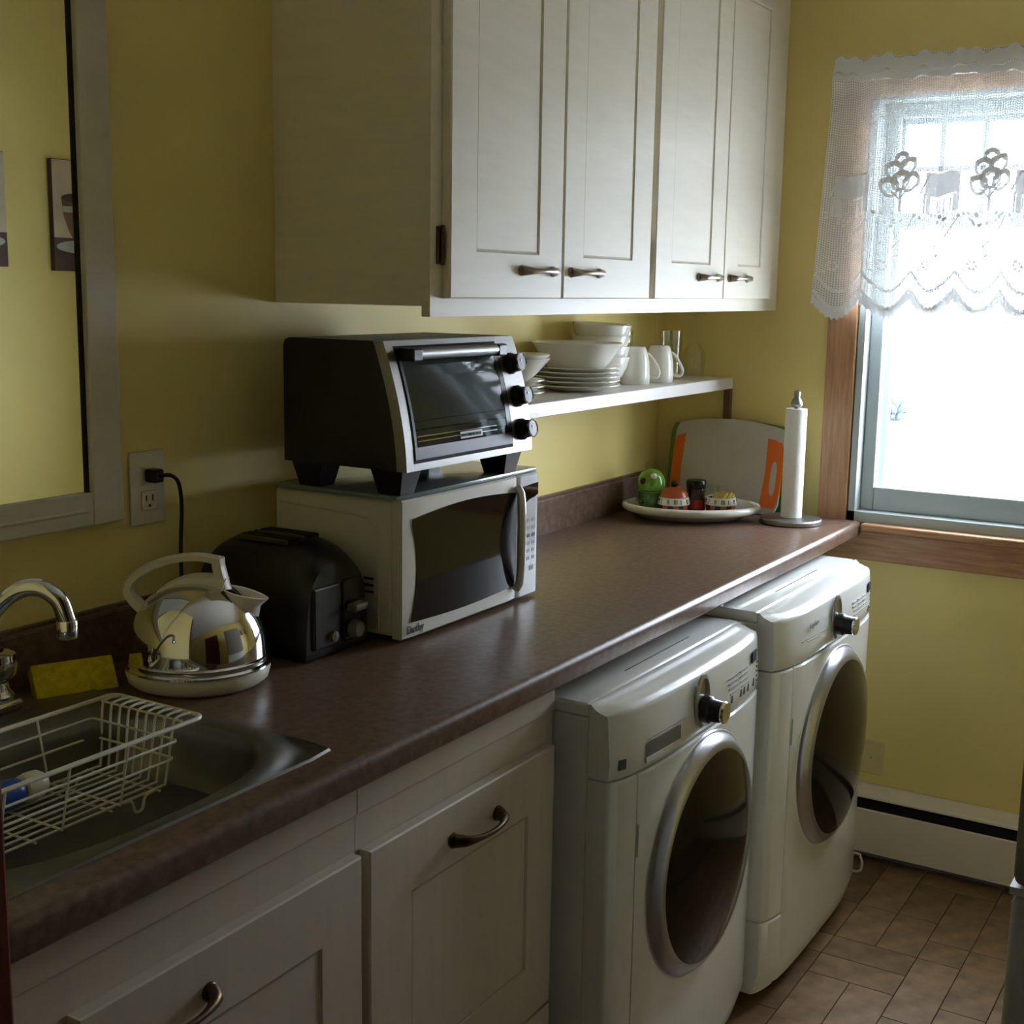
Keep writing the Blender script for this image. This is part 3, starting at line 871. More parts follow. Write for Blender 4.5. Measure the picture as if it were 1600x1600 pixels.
# ------------------------------------------------------------------ washer and dryer
def machine(name, x0, dy, label, cat, washer):
    W = .686
    t = empty(name, (x0 + W / 2, -.35, 0), label, cat)
    CR = -.652 + dy       # front of cabinet shell
    def yf(u):            # plan curve of the bowed front, u in 0..1
        q = 2 * u - 1
        return -.700 + dy - .024 * (1 - abs(q) ** 4) + .008 * abs(q) ** 16
    def yfx(x): return yf(min(1, max(0, (x - x0) / W)))
    HT = .888 if washer else .906
    dz = 0.0 if washer else .014
    obj('shell', box(x0, x0 + W, CR, -.055 + dy, .025, HT - .025, .004), WHITEP, t)
    obj('lid', box(x0, x0 + W, CR + .001, -.055 + dy, HT - .0245, HT, .006, 3), WHITEP, t, True)
    for xx in (x0 + .05, x0 + W - .05):
        for yy in (CR + .04, -.10 + dy):
            obj('foot', lathe([(.022, 0), (.022, .01), (.01, .012), (.01, .026)], (xx, yy, 0), 14), BLACKP, t)
    n = 28
    zb = .757 + dz * 1.7
    def prof(u, x):
        y = yf(u)
        e = min(1.0, min(u, 1 - u) / .02) ** .5
        return [Vector((x, CR - .0005, HT - .0015)), Vector((x, CR - .004, HT - .001)), Vector((x, y + .026, HT - .006 - .004 * (1 - e))), Vector((x, y + .010, HT - .012 - .004 * (1 - e))), Vector((x, y + .005, HT - .016)),
                Vector((x, y + .003, HT - .022)), Vector((x, y - .002, zb + .03)), Vector((x, y, zb + .004)), Vector((x, y + .003, zb)), Vector((x, CR - .0005, zb))]
    loops = [prof(i / n, x0 + .001 + (W - .002) * i / n) for i in range(n + 1)]
    cp = obj('control_panel', loft(loops, True), WHITEP, t, True, 40)
    def slab(xa, xb, z0, z1, name, out=0.0, tuck=0.0, th=None):
        m_ = 24
        lp = []
        for i in range(m_ + 1):
            x = xa + (xb - xa) * i / m_
            e = .003 if i in (0, m_) else 0
            y = yfx(x) - out + e
            y2 = y + tuck
            lp.append([Vector((x, CR - .0005, z0)), Vector((x, CR - .0005, z1)), Vector((x, y + .003, z1)), Vector((x, y, z1 - .004)), Vector((x, y, z0 + .004 + (.05 if tuck else 0))), Vector((x, y2 + .003, z0))])
        return obj(name, loft(lp, True), WHITEP, t, True, 35)
    sx = x0 + .072
    slab(x0 + .001, sx, .205, zb - .0035, 'side_strip', .0)
    slab(sx + .003, x0 + W - .001, .03, zb - .0035, 'front_panel', .0015, .012)
    slab(x0 + .001, sx + .0029, .03, .2025, 'corner_panel', 0.001, .012)
    # door
    xc, zc, R = x0 + W / 2, .510 + dz, .235
    n2 = 56
    def dl(r, out):
        return [Vector((xc + r * math.cos(2 * PI * i / n2), yfx(xc + r * math.cos(2 * PI * i / n2)) - out, zc + r * math.sin(2 * PI * i / n2))) for i in range(n2)]
    dr = obj('door', loft([dl(R, .000), dl(R, .006), dl(R - .006, .013), dl(R - .014, .020), dl(R - .024, .026), dl(R - .030, .025)], True, False, False), RINGM, t, True, 60)
    lps = []
    for k in range(9):
        r = (R - .029) * (1 - k / 8) + .0006
        lps.append(dl(r, .0255 + .030 * (1 - (r / (R - .029)) ** 2)))
    obj('door_glass', loft(lps, True, False, True), DGLASS, dr, True, 80)
    # recess ring around the door
    obj('door_seat', loft([dl(R + .006, .0012), dl(R + .004, .0035), dl(R + .0005, .0015)], True, False, False), WHITEP, t, True)
    obj('door_hinge', box(sx + .0032, sx + .0055, yfx(sx) - .0035, yfx(sx), .60, .66), GREYP, t)
    # dial: an oval chrome plate and a knob
    kx = x0 + .312
    ky = yfx(kx) - .002
    pl_ = []
    for rr, o in ((1.0, 0), (1.0, .004), (.85, .006), (.8, .004)):
        pl_.append([Vector((kx + .032 * rr * math.cos(2 * PI * i / 36), ky - o, HT - .064 + .052 * rr * math.sin(2 * PI * i / 36))) for i in range(36)])
    kp = obj('dial_plate', loft(pl_, True, False, True), RINGM, t, True, 50)
    kz = HT - .079
    MX = Matrix.Rotation(PI / 2, 3, 'X')
    kb = obj('knob', lathe([(.026, .003), (.026, .02), (.022, .024), (.020, .046), (.018, .048)], (kx, ky, kz), 28, None, MX), BLACKP, kp, True)
    obj('knob_cap', lathe([(.0205, .044), (.0215, .047), (.0195, .051), (.001, .052)], (kx, ky, kz), 28, None, MX), CHROME, kb, True)
    def mark(xa, xb, z0, z1, m_, nm='printing'):
        z0 += HT - .892; z1 += HT - .892
        ya = min(yfx(xa), yfx(xb)) - .0028
        bm_ = loft([[Vector((xa, yfx(xa) - .0027, z0)), Vector((xa, yfx(xa) - .0027, z1)), Vector((xa, yfx(xa) - .0005, z1)), Vector((xa, yfx(xa) - .0005, z0))],
                    [Vector((xb, yfx(xb) - .0027, z0)), Vector((xb, yfx(xb) - .0027, z1)), Vector((xb, yfx(xb) - .0005, z1)), Vector((xb, yfx(xb) - .0005, z0))]])
        return obj(nm, bm_, m_, cp)
    mark(x0 + .585, x0 + .618, .833, .856, DARK, 'display')
    for c in range(2 if washer else 3):
        for r in range(4):
            a = x0 + .445 + c * (.062 if washer else .043) + .004 * r
            mark(a, a + (.045 if washer else .03), .833 - r * .011, .8352 - r * .011, PRINTL)
    for q in (.425, .465, .515, .535, .56, .60):
        if washer or q in (.425, .465, .60): mark(x0 + q, x0 + q + .007, .781, .796, PRINT, 'button')
    for r in range(5): mark(x0 + .628, x0 + .631, .824 - r * .010, .827 - r * .010, PRINT)
    mark(x0 + .10, x0 + .24, .8135, .8150, PRINTL)
    mark(x0 + .13, x0 + .20, .8085, .8098, PRINTL)
    if washer:
        # soap drawer pocket
        xa, xb = x0 + .090, x0 + .222
        P = lambda x, z, d: Vector((x, yfx(x) - d, z))
        bmp = BM()
        m_ = 10
        z0_, z1_ = .766, .806
        top = [(xa + (xb - xa) * i / m_) for i in range(m_ + 1)]
        lp = []
        for x in top:
            e = .004 if x in (xa, xb) else 0
            lp.append([P(x, z1_ - e, .0024), P(x, z0_ + e, .0024), P(x, z0_ + e, .0004), P(x, z1_ - e, .0004)])
        pk = obj('soap_drawer', loft(lp), mat('grey_pocket', (120, 122, 122), 0.35, var=0.03), cp, True)
        lp = [[P(x, z0_ + .012, .0042), P(x, z0_ + .002, .0045), P(x, z0_ + .002, .0022), P(x, z0_ + .012, .0022)] for x in top]
        obj('drawer_lip', loft(lp), WHITEP, pk, True)
        mark(x0 + .018, x0 + .034, .778, .796, PRINT, 'badge')
    else:
        text_obj('brand_script', 'Frigidaire', .017, PRINTL, front_text(x0 + .13, yfx(x0 + .16) - .0035, .852), cp)
    for q in range(2 if washer else 0):
        mark(x0 + .20, x0 + .49, 0, 0, PRINT) if False else None
    obj('vent_line', box(x0 + .21, x0 + .50, CR + .036, CR + .039, HT - .0005, HT + .0006), PRINT, t)
    return t
machine('washing_machine', 1.8875, -.018, 'white front loading washing machine with soap drawer beside the base cabinet', 'washer', True)
machine('clothes_dryer', 2.592, -.048, 'white front loading clothes dryer nearest the window', 'dryer', False)

# ------------------------------------------------------------------ baseboard heater, wall plate, fridge
ht = empty('baseboard_heater', (XW - .03, -1.1, .02), 'cream baseboard heater with dark slot under the window', 'heater')
hy0, hy1 = -2.05, -.30
obj('back_plate', box(XW - .012, XW - .001, hy0, hy1, .026, .207), HEATW, ht)
f3 = lambda a, b, d: Vector((a, d, b))
obj('top_cover', prism([(XW - .012, .207), (XW - .012, .200), (XW - .052, .183), (XW - .060, .183), (XW - .060, .188), (XW - .055, .195)], f3, hy0, hy1), HEATW, ht)
obj('front_cover', prism([(XW - .060, .147), (XW - .055, .150), (XW - .050, .146), (XW - .056, .04), (XW - .062, .030), (XW - .062, .026), (XW - .066, .026), (XW - .066, .046)], f3, hy0, hy1), HEATW, ht)
obj('heating_core', box(XW - .046, XW - .012, hy0 + .02, hy1 - .02, .06, .172), DARK, ht)
for y in (hy0, hy1): obj('end_cap', box(XW - .064, XW - .001, y - .012, y + .012, .0005, .2075), HEATW, ht)
wp = empty('wall_plate', (XW, -.70, .26), 'small cream wall plate low beside the dryer', 'wall plate')
obj('plate', box(XW - .006, XW - .0005, -.735, -.667, .235, .335, .003), mat('cream_plate', (214, 200, 140), 0.4, var=0.02), wp)
obj('screw', lathe([(.003, 0), (.003, .001)], (XW - .006, -.70, .285), 8, None, Matrix.Rotation(-PI / 2, 3, 'Y')), NICKEL, wp)
hk = obj('hose_clip', tube(smooth_path([(3.405, -.700, .004), (3.405, -.720, .004), (3.405, -.732, .012), (3.405, -.735, .032), (3.405, -.729, .05), (3.405, -.725, .056), (3.405, -.700, .056)], 5), .0035, 8), PLASTW, None, True)
tag(hk, 'small white plastic loop on the floor beside the dryer', 'clip')

fr = empty('refrigerator', (1.83, -1.75, 0), 'grey refrigerator at the right edge of the photo', 'refrigerator')
FX0, FX1, FY0, FY1 = 1.483, 2.17, -1.428, -2.12
obj('cabinet', box(FX0 + .004, FX1 - .004, FY0 - .06, FY1, .03, 1.70, .006), GREYP, fr)
dU = obj('door', box(FX0, FX1, FY0 - .056, FY0, .922, 1.70, .012, 3), mat('dark_grey_appliance', (150, 144, 136), 0.45, 0.0, var=0.05), fr, True)
dL = obj('freezer_drawer', box(FX0, FX1, FY0 - .056, FY0, .07, .912, .012, 3), GREYP, fr, True)
obj('hinge_cap', box(FX0 + .002, FX0 + .03, FY0 - .04, FY0 + .002, .9125, .9215), GREYP, dL)
obj('handle', tube([(FX1 - .06, FY0 - .002, 1.0), (FX1 - .06, FY0 + .035, 1.02), (FX1 - .06, FY0 + .035, 1.45), (FX1 - .06, FY0 - .002, 1.47)], .011, 10), STEEL, dU, True)
for xx in (FX0 + .06, FX1 - .06):
    for yy in (FY0 - .12, FY1 + .06): obj('foot', lathe([(.02, 0), (.02, .03)], (xx, yy, 0), 12), BLACKP, fr)

# ------------------------------------------------------------------ microwave
mw = empty('microwave_oven', (2.03, -.19, ZT + .0003), 'white microwave oven with black glass door standing on the worktop', 'microwave')
mx0, mx1, my0, my1, mz0, mz1 = 1.800, 2.262, -.320, -.052, .969, 1.214
obj('case', box(mx0, mx1, my0, my1, mz0, mz1, .008, 3), MWP, mw, True)
for xx in (mx0 + .04, mx1 - .04):
    for yy in (my0 + .03, my1 - .03): obj('foot', lathe([(.012, 0), (.012, .0092)], (xx, yy, ZT + .0003), 12), BLACKP, mw)
bm = BM()      # pressed outline on the left side
pp = [(my0 + .028, mz0 + .012), (my0 + .028, mz1 - .075), (my0 + .034, mz1 - .055), (my0 + .05, mz1 - .04), (my0 + .075, mz1 - .033), (my1 - .012, mz1 - .025)]
tube(smooth_path([(mx0, a, b) for a, b in pp], 5), .0022, 6, bm=bm)
obj('side_rib', bm, MWP, mw, True)
for k in range(3): obj('vent_slot', box(mx0 - .0008, mx0 + .001, my0 + .040, my0 + .062, 1.044 + k * .012, 1.048 + k * .012), DARK, mw)
dxr = 2.180
yfm = -.3455
def bowfront(x):   # slightly bowed fascia
    return yfm
def fascia(xa, xb, z0, z1, name, m_, parent, out=0.0, back=my0 - .0005):
    lp = []
    for i in range(13):
        x = xa + (xb - xa) * i / 12
        e = .003 if i in (0, 12) else 0
        y = bowfront(x) - out + e
        lp.append([Vector((x, back, z0)), Vector((x, back, z1)), Vector((x, y + .003, z1)), Vector((x, y, z1 - .003)), Vector((x, y, z0 + .003)), Vector((x, y + .003, z0))])
    return obj(name, loft(lp), m_, parent, True, 35)
md = fascia(mx0, dxr - .001, mz0 - .002, mz1 + .002, 'door', MWP, mw)
mp = fascia(dxr + .001, mx1, mz0 - .002, mz1 + .002, 'control_panel', mat('panel_silver_white', (206, 210, 214), 0.25, coat=0.3, var=0.01), mw)
def onfront(poly, name, m_, parent, o0, o1):
    return obj(name, prism(poly, lambda a, b, d: Vector((a, bowfront(a) - d, b)), o0, o1), m_, parent)
# black window: bowed top and bottom, bowed left side, round cut on the right
wpoly = []
for i in range(13):
    t = i / 12; wpoly.append((1.826 + (2.172 - 1.826) * t, 1.181 + .010 * math.sin(PI * t) + .004 * t))
for i in range(1, 12):
    t = i / 12; wpoly.append((2.172 - .012 * math.sin(PI * t), 1.185 - .185 * t))
for i in range(13):
    t = i / 12; wpoly.append((2.168 - (2.168 - 1.822) * t, .998 - .006 * math.sin(PI * t) - .002 * t))
for i in range(1, 12):
    t = i / 12; wpoly.append((1.822 + .016 * math.sin(PI * t), .996 + .185 * t))
mwn = onfront(wpoly, 'door_window', mat('window_black_glass', (10, 10, 12), 0.08, coat=0.4), md, .0002, .0012)
hp = [(2.172, 1.183)] + [(2.172 - .058 * math.sin(PI * i / 16), 1.183 - .183 * i / 16) for i in range(1, 16)] + [(2.170, 1.0)]
onfront(hp, 'handle_recess', BLACKP, md, .0012, .0020)
# handle: long crescent bar
hb = BM()
pts, rs = [], []
for i in range(17):
    t = i / 16
    pts.append((2.176 - .011 * math.sin(PI * t), bowfront(2.176) - .004 - .016 * math.sin(PI * t) ** .5 if 0 < t < 1 else bowfront(2.176) - .002, 1.196 - .206 * t))
    rs.append(.0085 + .001 * math.sin(PI * t))
obj('handle', tube(pts, rs, 12), mat('handle_silver', (216, 218, 222), 0.18, 0.15, coat=0.3, var=0.01), md, True, 60)
disp = [(2.184, 1.192), (2.258, 1.196), (2.258, 1.172)] + [(2.258 - .066 * math.sin(PI / 2 * i / 8), 1.168 - .028 * (1 - math.cos(PI / 2 * i / 8))) for i in range(1, 9)] + [(2.184, 1.14)]
onfront(disp, 'display', BGLASS, mp, .0002, .0012)
for r in range(6):
    for c in range(3):
        xx = 2.197 + c * .020; zz = 1.118 - r * .0155
        dark = r in (2,)
        onfront([(xx, zz), (xx + .012, zz), (xx + .012, zz + .007), (xx, zz + .007)], 'button', PRINT if dark else mat('key_print', (158, 162, 170), 0.5), mp, .0001, .0006)
for c in (0, 1.7):
    xx = 2.195 + c * .020; zz = 1.018
    onfront([(xx, zz), (xx + .016, zz), (xx + .016, zz + .010), (xx, zz + .010)], 'button', MATS['key_print'], mp, .0001, .0006)
text_obj('brand_name', 'Danby', .021, mat('black_print', (20, 20, 20), 0.5), front_text(1.808, bowfront(1.83) - .0012, .9765), md, squash=.95)

gb = obj('glass_board', box(1.790, 2.266, -.338, -.060, 1.2165, 1.2245, .002, 2), FROST, None, True)
tag(gb, 'bluish glass board lying on top of the microwave', 'glass board')

# ------------------------------------------------------------------ toaster oven
tv = empty('toaster_oven', (2.0, -.2, 1.225), 'black and steel toaster oven with three knobs on top of microwave', 'toaster oven')
ox0, ox1 = 1.788, 2.205
ob, ot = 1.268, 1.489
yb_ = -.088
def of(z):  # front curve: bottom sticks out, top leans back
    t = (z - ob) / (ot - ob)
    return -.360 + .050 * t ** 1.7
prf = [(yb_, ob), (yb_, ot - .014), (yb_ - .004, ot - .004), (yb_ - .014, ot)]
prf += [(-.285, ot), ] + [(of(z) + .020, z) for z in (ot - .004, ot - .03, ot - .07, ot - .11, ot - .15, ot - .19)] + [(of(ob) + .02, ob)]
obj('case', prism(prf, f, ox0, ox1), BLACKM, tv, True, 30)
# steel front frame with openings built from strips following the curve
def front_strip(xa, xb, za, zb2, name, m_, parent, o0=.0, o1=.0205, n=10):
    lp = []
    for i in range(n + 1):
        z = za + (zb2 - za) * i / n
        y0_, y1_ = of(z) - o0, of(z) + o1
        lp.append([Vector((xa, y0_, z)), Vector((xb, y0_, z)), Vector((xb, y1_, z)), Vector((xa, y1_, z))])
    return obj(name, loft(lp), m_, parent, True, 35)
gx0_, gx1_ = 1.812, 2.128
gz0, gz1 = 1.286, 1.476
sm = STEEL
front_strip(ox0 - .0005, gx0_, ob, ot, 'frame_side', sm, tv, .001)
front_strip(gx0_, ox1 + .0005, ob, gz0 - .003, 'frame_bottom', sm, tv, .001)
front_strip(gx0_, ox1 + .0005, gz1 + .002, ot, 'frame_top', sm, tv, .001)
front_strip(gx1_ + .004, ox1 + .0005, gz0 - .003, gz1 + .002, 'control_panel', sm, tv, .001)
# cavity walls
bm = BM()
add_box(bm, gx0_, gx1_, -.150, -.146, gz0, gz1)
cav = obj('cavity_back', bm, mat('cavity_grey', (112, 120, 114), 0.7, 0.0, var=0.15), tv)
# hollow look: the door stands in front of a dark panel with racks
front_strip(gx0_ - .0025, gx1_ + .006, gz0 - .0055, gz1 + .004, 'door_gap', DARK, tv, .0016, .003)
td = empty('door', (1.97, of(1.3), 1.3)); td.parent = tv; td.matrix_parent_inverse = parent_inv(tv)
front_strip(gx0_ + .001, gx1_ + .002, gz0 + .001, gz0 + .022, 'door_rail', mat('dark_steel', (84, 80, 84), 0.45, 0.6, var=0.05), td, .0030, .004, 4)
front_strip(gx0_ + .001, gx1_ + .002, gz1 - .020, gz1, 'door_rail', BLACKP, td, .0030, .004, 4)
front_strip(gx1_ - .012, gx1_ + .002, gz0 + .022, gz1 - .020, 'door_stile', BLACKP, td, .0028, .004)
front_strip(gx0_ + .001, gx0_ + .008, gz0 + .022, gz1 - .020, 'door_stile', BLACKP, td, .0028, .004)
front_strip(gx0_ + .008, gx1_ - .012, gz0 + .022, gz1 - .020, 'door_glass', OVENG, td, .0022, -.0018)
front_strip(gx0_ + .004, gx1_ - .004, gz0 + .006, gz1 - .006, 'inner_liner', MATS['cavity_grey'], tv, .00185, .001)
for zz in (1.326, 1.318):
    obj('rack_wire', tube([(gx0_ + .01, of(zz) - .0021, zz), (gx1_ - .05, of(zz) - .0021, zz)], .0014, 6), CHROME, tv, True)
lab = front_strip(1.955, 2.028, 1.3115, 1.3235, 'name_plate', mat('plate_grey', (150, 152, 150), 0.4, var=0.02), td, .0030, -.002, 3)
text_obj('brand_name', 'BLACK&DECKER', .0085, MATS['black_print'], Matrix.Translation((1.9575, of(1.3145) - .0034, 1.3145)) @ Matrix.Rotation(PI / 2 + .12, 4, 'X'), td, squash=1.02)
# handle
hz = 1.4675
bm = tube([(1.842, of(hz) - .026, hz), (2.118, of(hz) - .026, hz)], .0105, 16)
hd = obj('handle', bm, STEEL, td, True, 60)
for xx in (1.826, 2.100):
    obj('handle_end', box(xx - .011, xx + .018, of(hz) - .037, of(hz) - .001, hz - .0125, hz + .0095, .003), BLACKP, hd)
for kz in (1.4365, 1.3745, 1.311):
    ky = of(kz) - .001
    tilt = Matrix.Rotation(PI / 2 - .16, 3, 'X')
    kb = obj('knob', lathe([(.021, 0), (.021, .006), (.018, .009), (.0165, .024), (.0175, .026)], (2.167, ky, kz), 26, None, tilt), BLACKP, tv, True)
    obj('knob_ring', lathe([(.0175, .0255), (.018, .028), (.0165, .0295), (.015, .028)], (2.167, ky, kz), 26, None, tilt, False, False), CHROME, kb, True)
    obj('knob_face', lathe([(.0155, .0265), (.0155, .028), (.001, .0284)], (2.167, ky, kz), 24, None, tilt), mat('knob_grey', (120, 116, 124), 0.4), kb, True)
    obj('knob_dot', lathe([(.0022, .028), (.0022, .0292)], Vector((2.167, ky, kz)) + tilt @ Vector((-.002, .004, 0)), 10, None, tilt), PLASTW, kb)
ft = [(-.5, 1), (-.32, 0), (.32, 0), (.5, 1)]
FZ0 = 1.2248
def oven_foot(xc, yc, w, d):
    lp = [[Vector((xc + sx * w / 2 * k, yc + sy * d / 2 * k, z)) for sx, sy in ((-1, -1), (1, -1), (1, 1), (-1, 1))] for k, z in ((.68, FZ0), (1, ob + .004))]
    return obj('foot', loft(lp), BLACKP, tv)
for xc in (ox0 + .030, ox1 - .048):
    for yc in (-.316, -.138): oven_foot(xc, yc, .058, .070)

# ------------------------------------------------------------------ toaster
ts = empty('toaster', (1.69, -.16, ZT), 'black two slot toaster between the kettle and the microwave', 'toaster')
tx0, tx1, ty0, ty1 = 1.606, 1.778, -.286, -.036
lp = []
nl = 18
for i in range(nl + 1):
    t = i / nl
    q = 2 * t - 1
    h = .196 * (1 - .20 * abs(q) ** 3.6)
    wsc = 1 - .05 * abs(q) ** 6
    y = ty0 + (ty1 - ty0) * t
    sec = []
    xc = (tx0 + tx1) / 2; hw = (tx1 - tx0) / 2 * wsc
    for k in range(25):
        a = PI * k / 24
        e = 3.4
        cc, ss = math.cos(a), math.sin(a)
        kk = (abs(cc) ** e + abs(ss) ** e) ** (-1 / e)
        sec.append(Vector((xc + hw * kk * cc * (1 - .06 * ss), y, ZT + .012 + (h - .012) * kk * ss)))
    lp.append(sec)
obj('body', loft(lp), mat('toaster_black', (24, 22, 18), 0.35, var=0.1), ts, True, 50)
obj('base', box(tx0 + .006, tx1 - .006, ty0 + .004, ty1 - .004, ZT + .001, ZT + .014, .003), BLACKP, ts)
for xx in (1.664, 1.716):
    obj('bread_slot', box(xx - .014, xx + .014, -.215, -.105, ZT + .188, ZT + .1966, .001), DARK, ts)
obj('slot_surround', box(1.643, 1.650, -.215, -.105, ZT + .188, ZT + .1958, .001), mat('dull_steel', (90, 86, 78), .4, .6), ts)
obj('slot_surround', box(1.6865, 1.6935, -.215, -.105, ZT + .188, ZT + .1968, .001), MATS['dull_steel'], ts)
fy = ty0 - .0005
obj('control_plate', box(1.626, 1.694, fy - .004, fy + .01, ZT + .018, ZT + .125, .004), mat('toaster_grey', (44, 42, 36), 0.4, var=0.05), ts)
obj('lever_track', box(1.703, 1.752, fy - .004, fy + .01, ZT + .018, ZT + .128, .004), mat('toaster_dark', (16, 15, 14), 0.3), ts)
obj('lever', box(1.708, 1.746, fy - .026, fy - .004, ZT + .072, ZT + .086, .005, 3), mat('toaster_lever', (120, 116, 106), 0.4), ts, True)
MXr = Matrix.Rotation(PI / 2, 3, 'X')
obj('browning_knob', lathe([(.016, 0), (.0155, .012), (.012, .016), (.001, .017)], (1.728, fy - .004, ZT + .038), 24, None, MXr), MATS['toaster_lever'], ts, True)
obj('cancel_button', lathe([(.0095, 0), (.009, .006), (.001, .008)], (1.674, fy - .004, ZT + .036), 18, None, MXr), MATS['toaster_lever'], ts, True)

# ------------------------------------------------------------------ kettle
KC = Vector((1.452, -.199, ZT))
kt = empty('kettle', KC, 'chrome dome kettle with white handle and spout beside the toaster', 'kettle')
AX = Vector((RT.x, RT.y, 0)).normalized()
PX = Vector((-AX.y, AX.x, 0))
def K(a, h, d=0.0): return KC + AX * a + PX * d + Vector((0, 0, h))
obj('base', lathe([(.085, .0005), (.100, .001), (.109, .008), (.1125, .022), (.1115, .028)], KC, 56), PLASTW, kt, True, 50)
obj('band', lathe([(.1115, .0275), (.1145, .030), (.1145, .033), (.1105, .036), (.1105, .040), (.112, .043), (.109, .046)], KC, 56), CHROME, kt, True, 50)
dome = [(.109, .045)]
for i in range(1, 19):
    a = PI / 2 * i / 18
    e = 2.1
    dome.append((.1085 * math.cos(a) ** (2 / e), .052 + .110 * math.sin(a) ** (2 / e)))
obj('dome', lathe(dome, KC, 64), CHROME, kt, True, 70)
# handle: flat white loop in the plane of the spout
def ribbon(pts, widths, th, nm):
    P2 = smooth_path([(a, h, 0) for a, h in pts], 6)
    n_ = len(P2)
    W = []
    for i in range(n_):
        q = i / (n_ - 1) * (len(widths) - 1)
        k = min(int(q), len(widths) - 2)
        W.append(widths[k] + (widths[k + 1] - widths[k]) * (q - k))
    lp = []
    for i in range(n_):
        a, b = P2[max(i - 1, 0)], P2[min(i + 1, n_ - 1)]
        tn = (b - a).normalized()
        nn = Vector((-tn.y, tn.x, 0))
        o = P2[i] + nn * W[i] / 2; c = P2[i] - nn * W[i] / 2
        r = th * .35
        lp.append([K(o.x, o.y, -th / 2 + r), K(o.x, o.y, th / 2 - r), K(P2[i].x + nn.x * W[i] * .3, P2[i].y + nn.y * W[i] * .3, th / 2), K(P2[i].x - nn.x * W[i] * .3, P2[i].y - nn.y * W[i] * .3, th / 2),
                   K(c.x, c.y, th / 2 - r), K(c.x, c.y, -th / 2 + r), K(P2[i].x - nn.x * W[i] * .3, P2[i].y - nn.y * W[i] * .3, -th / 2), K(P2[i].x + nn.x * W[i] * .3, P2[i].y + nn.y * W[i] * .3, -th / 2)])
    return obj(nm, loft(lp), PLASTW, kt, True, 55)
ribbon([(-.083, .112), (-.100, .130), (-.107, .146), (-.098, .164), (-.068, .184), (-.030, .196), (.005, .199), (.036, .194)], [.020, .019, .018, .015, .014, .013, .013, .014], .026, 'handle')
ribbon([(.034, .198), (.035, .185), (.038, .168), (.040, .150), (.042, .138)], [.020, .020, .022, .026, .034], .026, 'handle_post')
ribbon([(-.076, .122), (-.052, .146), (-.020, .161), (.012, .163), (.045, .154)], [.008, .010, .014, .020, .028], .040, 'crest')
# spout: oval tube flaring to a pointed lip
def oval(ca, ch, ra, rd, tilt, lipx=0.0):
    out = []
    for i in range(28):
        q = 2 * PI * i / 28
        u_, v_ = math.cos(q), math.sin(q)
        la = ra * u_ + (lipx * max(0, u_) ** 3)
        out.append(K(ca + la * math.cos(tilt), ch + la * math.sin(tilt), rd * v_))
    return out
obj('spout', loft([oval(.050, .104, .050, .040, -.85), oval(.060, .122, .043, .034, -.62), oval(.066, .135, .036, .030, -.38), oval(.069, .142, .035, .029, -.27, .007), oval(.070, .1445, .035, .029, -.25, .009),
                   oval(.070, .1445, .030, .024, -.25, .006), oval(.066, .138, .028, .022, -.3), oval(.060, .124, .024, .018, -.45)], True, True, True), PLASTW, kt, True, 50)

# ------------------------------------------------------------------ dishes on the shelf
def plate_mesh(r):
    return lathe([(r * .55, 0), (r * .62, .002), (r * .66, .004), (r * .95, .0125), (r, .0145), (r, .0165), (r * .94, .0155), (r * .64, .007), (r * .3, .0065), (.001, .0065)], (0, 0, 0), 48)
def inst(name, me_obj, loc, label, cat, group, rotx=0.0):
    o = me_obj.copy(); COL.objects.link(o); o.name = name; o.location = loc; o.rotation_euler = (rotx, 0, 0)
    tag(o, label, cat, group); return o
SP = Vector((2.515, -.118, ZS + .0004))
p0 = obj('side_plate', plate_mesh(.078), PORC, None, True, 50); p0.location = SP
ordn = ['bottom', 'middle', 'top']
tag(p0, 'white side plate at the bottom of the small stack behind the toaster oven knobs', 'plate', 'small side plates')
for k in (1, 2): inst('side_plate', p0, SP + Vector((0, 0, .0135 * k)), 'white side plate, %s of the small stack behind the toaster oven knobs' % ordn[k], 'plate', 'small side plates')
def bowl_mesh(r, rb, h, th=.003, flare=1.0):
    return lathe([(rb * .9, 0), (rb, .001), (rb * 1.05, .006), (rb + (r - rb) * .45, h * .42), (r * .97, h * .93), (r, h), (r - th * .6, h + .001), (r - th * 1.4, h * .95), (rb + (r - rb) * .4, h * .44), (rb, .008), (.001, .007)], (0, 0, 0), 48)
zb_ = SP.z + .0135 * 2 + .0075
b0 = obj('small_bowl', bowl_mesh(.090, .040, .056), PORC, None, True, 50); b0.location = (SP.x, SP.y, zb_)
tag(b0, 'small white flared bowl resting on the side plates, lower of two', 'bowl', 'small flared bowls')
inst('small_bowl', b0, Vector((SP.x, SP.y, zb_ + .0085)), 'small white flared bowl nested on top of another over the side plates', 'bowl', 'small flared bowls')
BP = Vector((2.822, -.120, ZS + .0004))
p1 = obj('dinner_plate', plate_mesh(.108), PORC, None, True, 50); p1.location = BP
names = ['lowest', 'second lowest', 'middle', 'second highest', 'highest']
tag(p1, 'white dinner plate, lowest of the five under the large bowl', 'plate', 'dinner plates under the large bowl')
for k in range(1, 5): inst('dinner_plate', p1, BP + Vector((0, 0, .0108 * k)), 'white dinner plate, %s of the five under the large bowl' % names[k], 'plate', 'dinner plates under the large bowl')
lb = obj('serving_bowl', bowl_mesh(.112, .068, .066), PORC, None, True, 50); lb.location = (BP.x, BP.y, BP.z + .0108 * 4 + .0072)
tag(lb, 'large white serving bowl on top of the dinner plates', 'bowl')
SB = Vector((3.005, -.088, ZS + .0004))
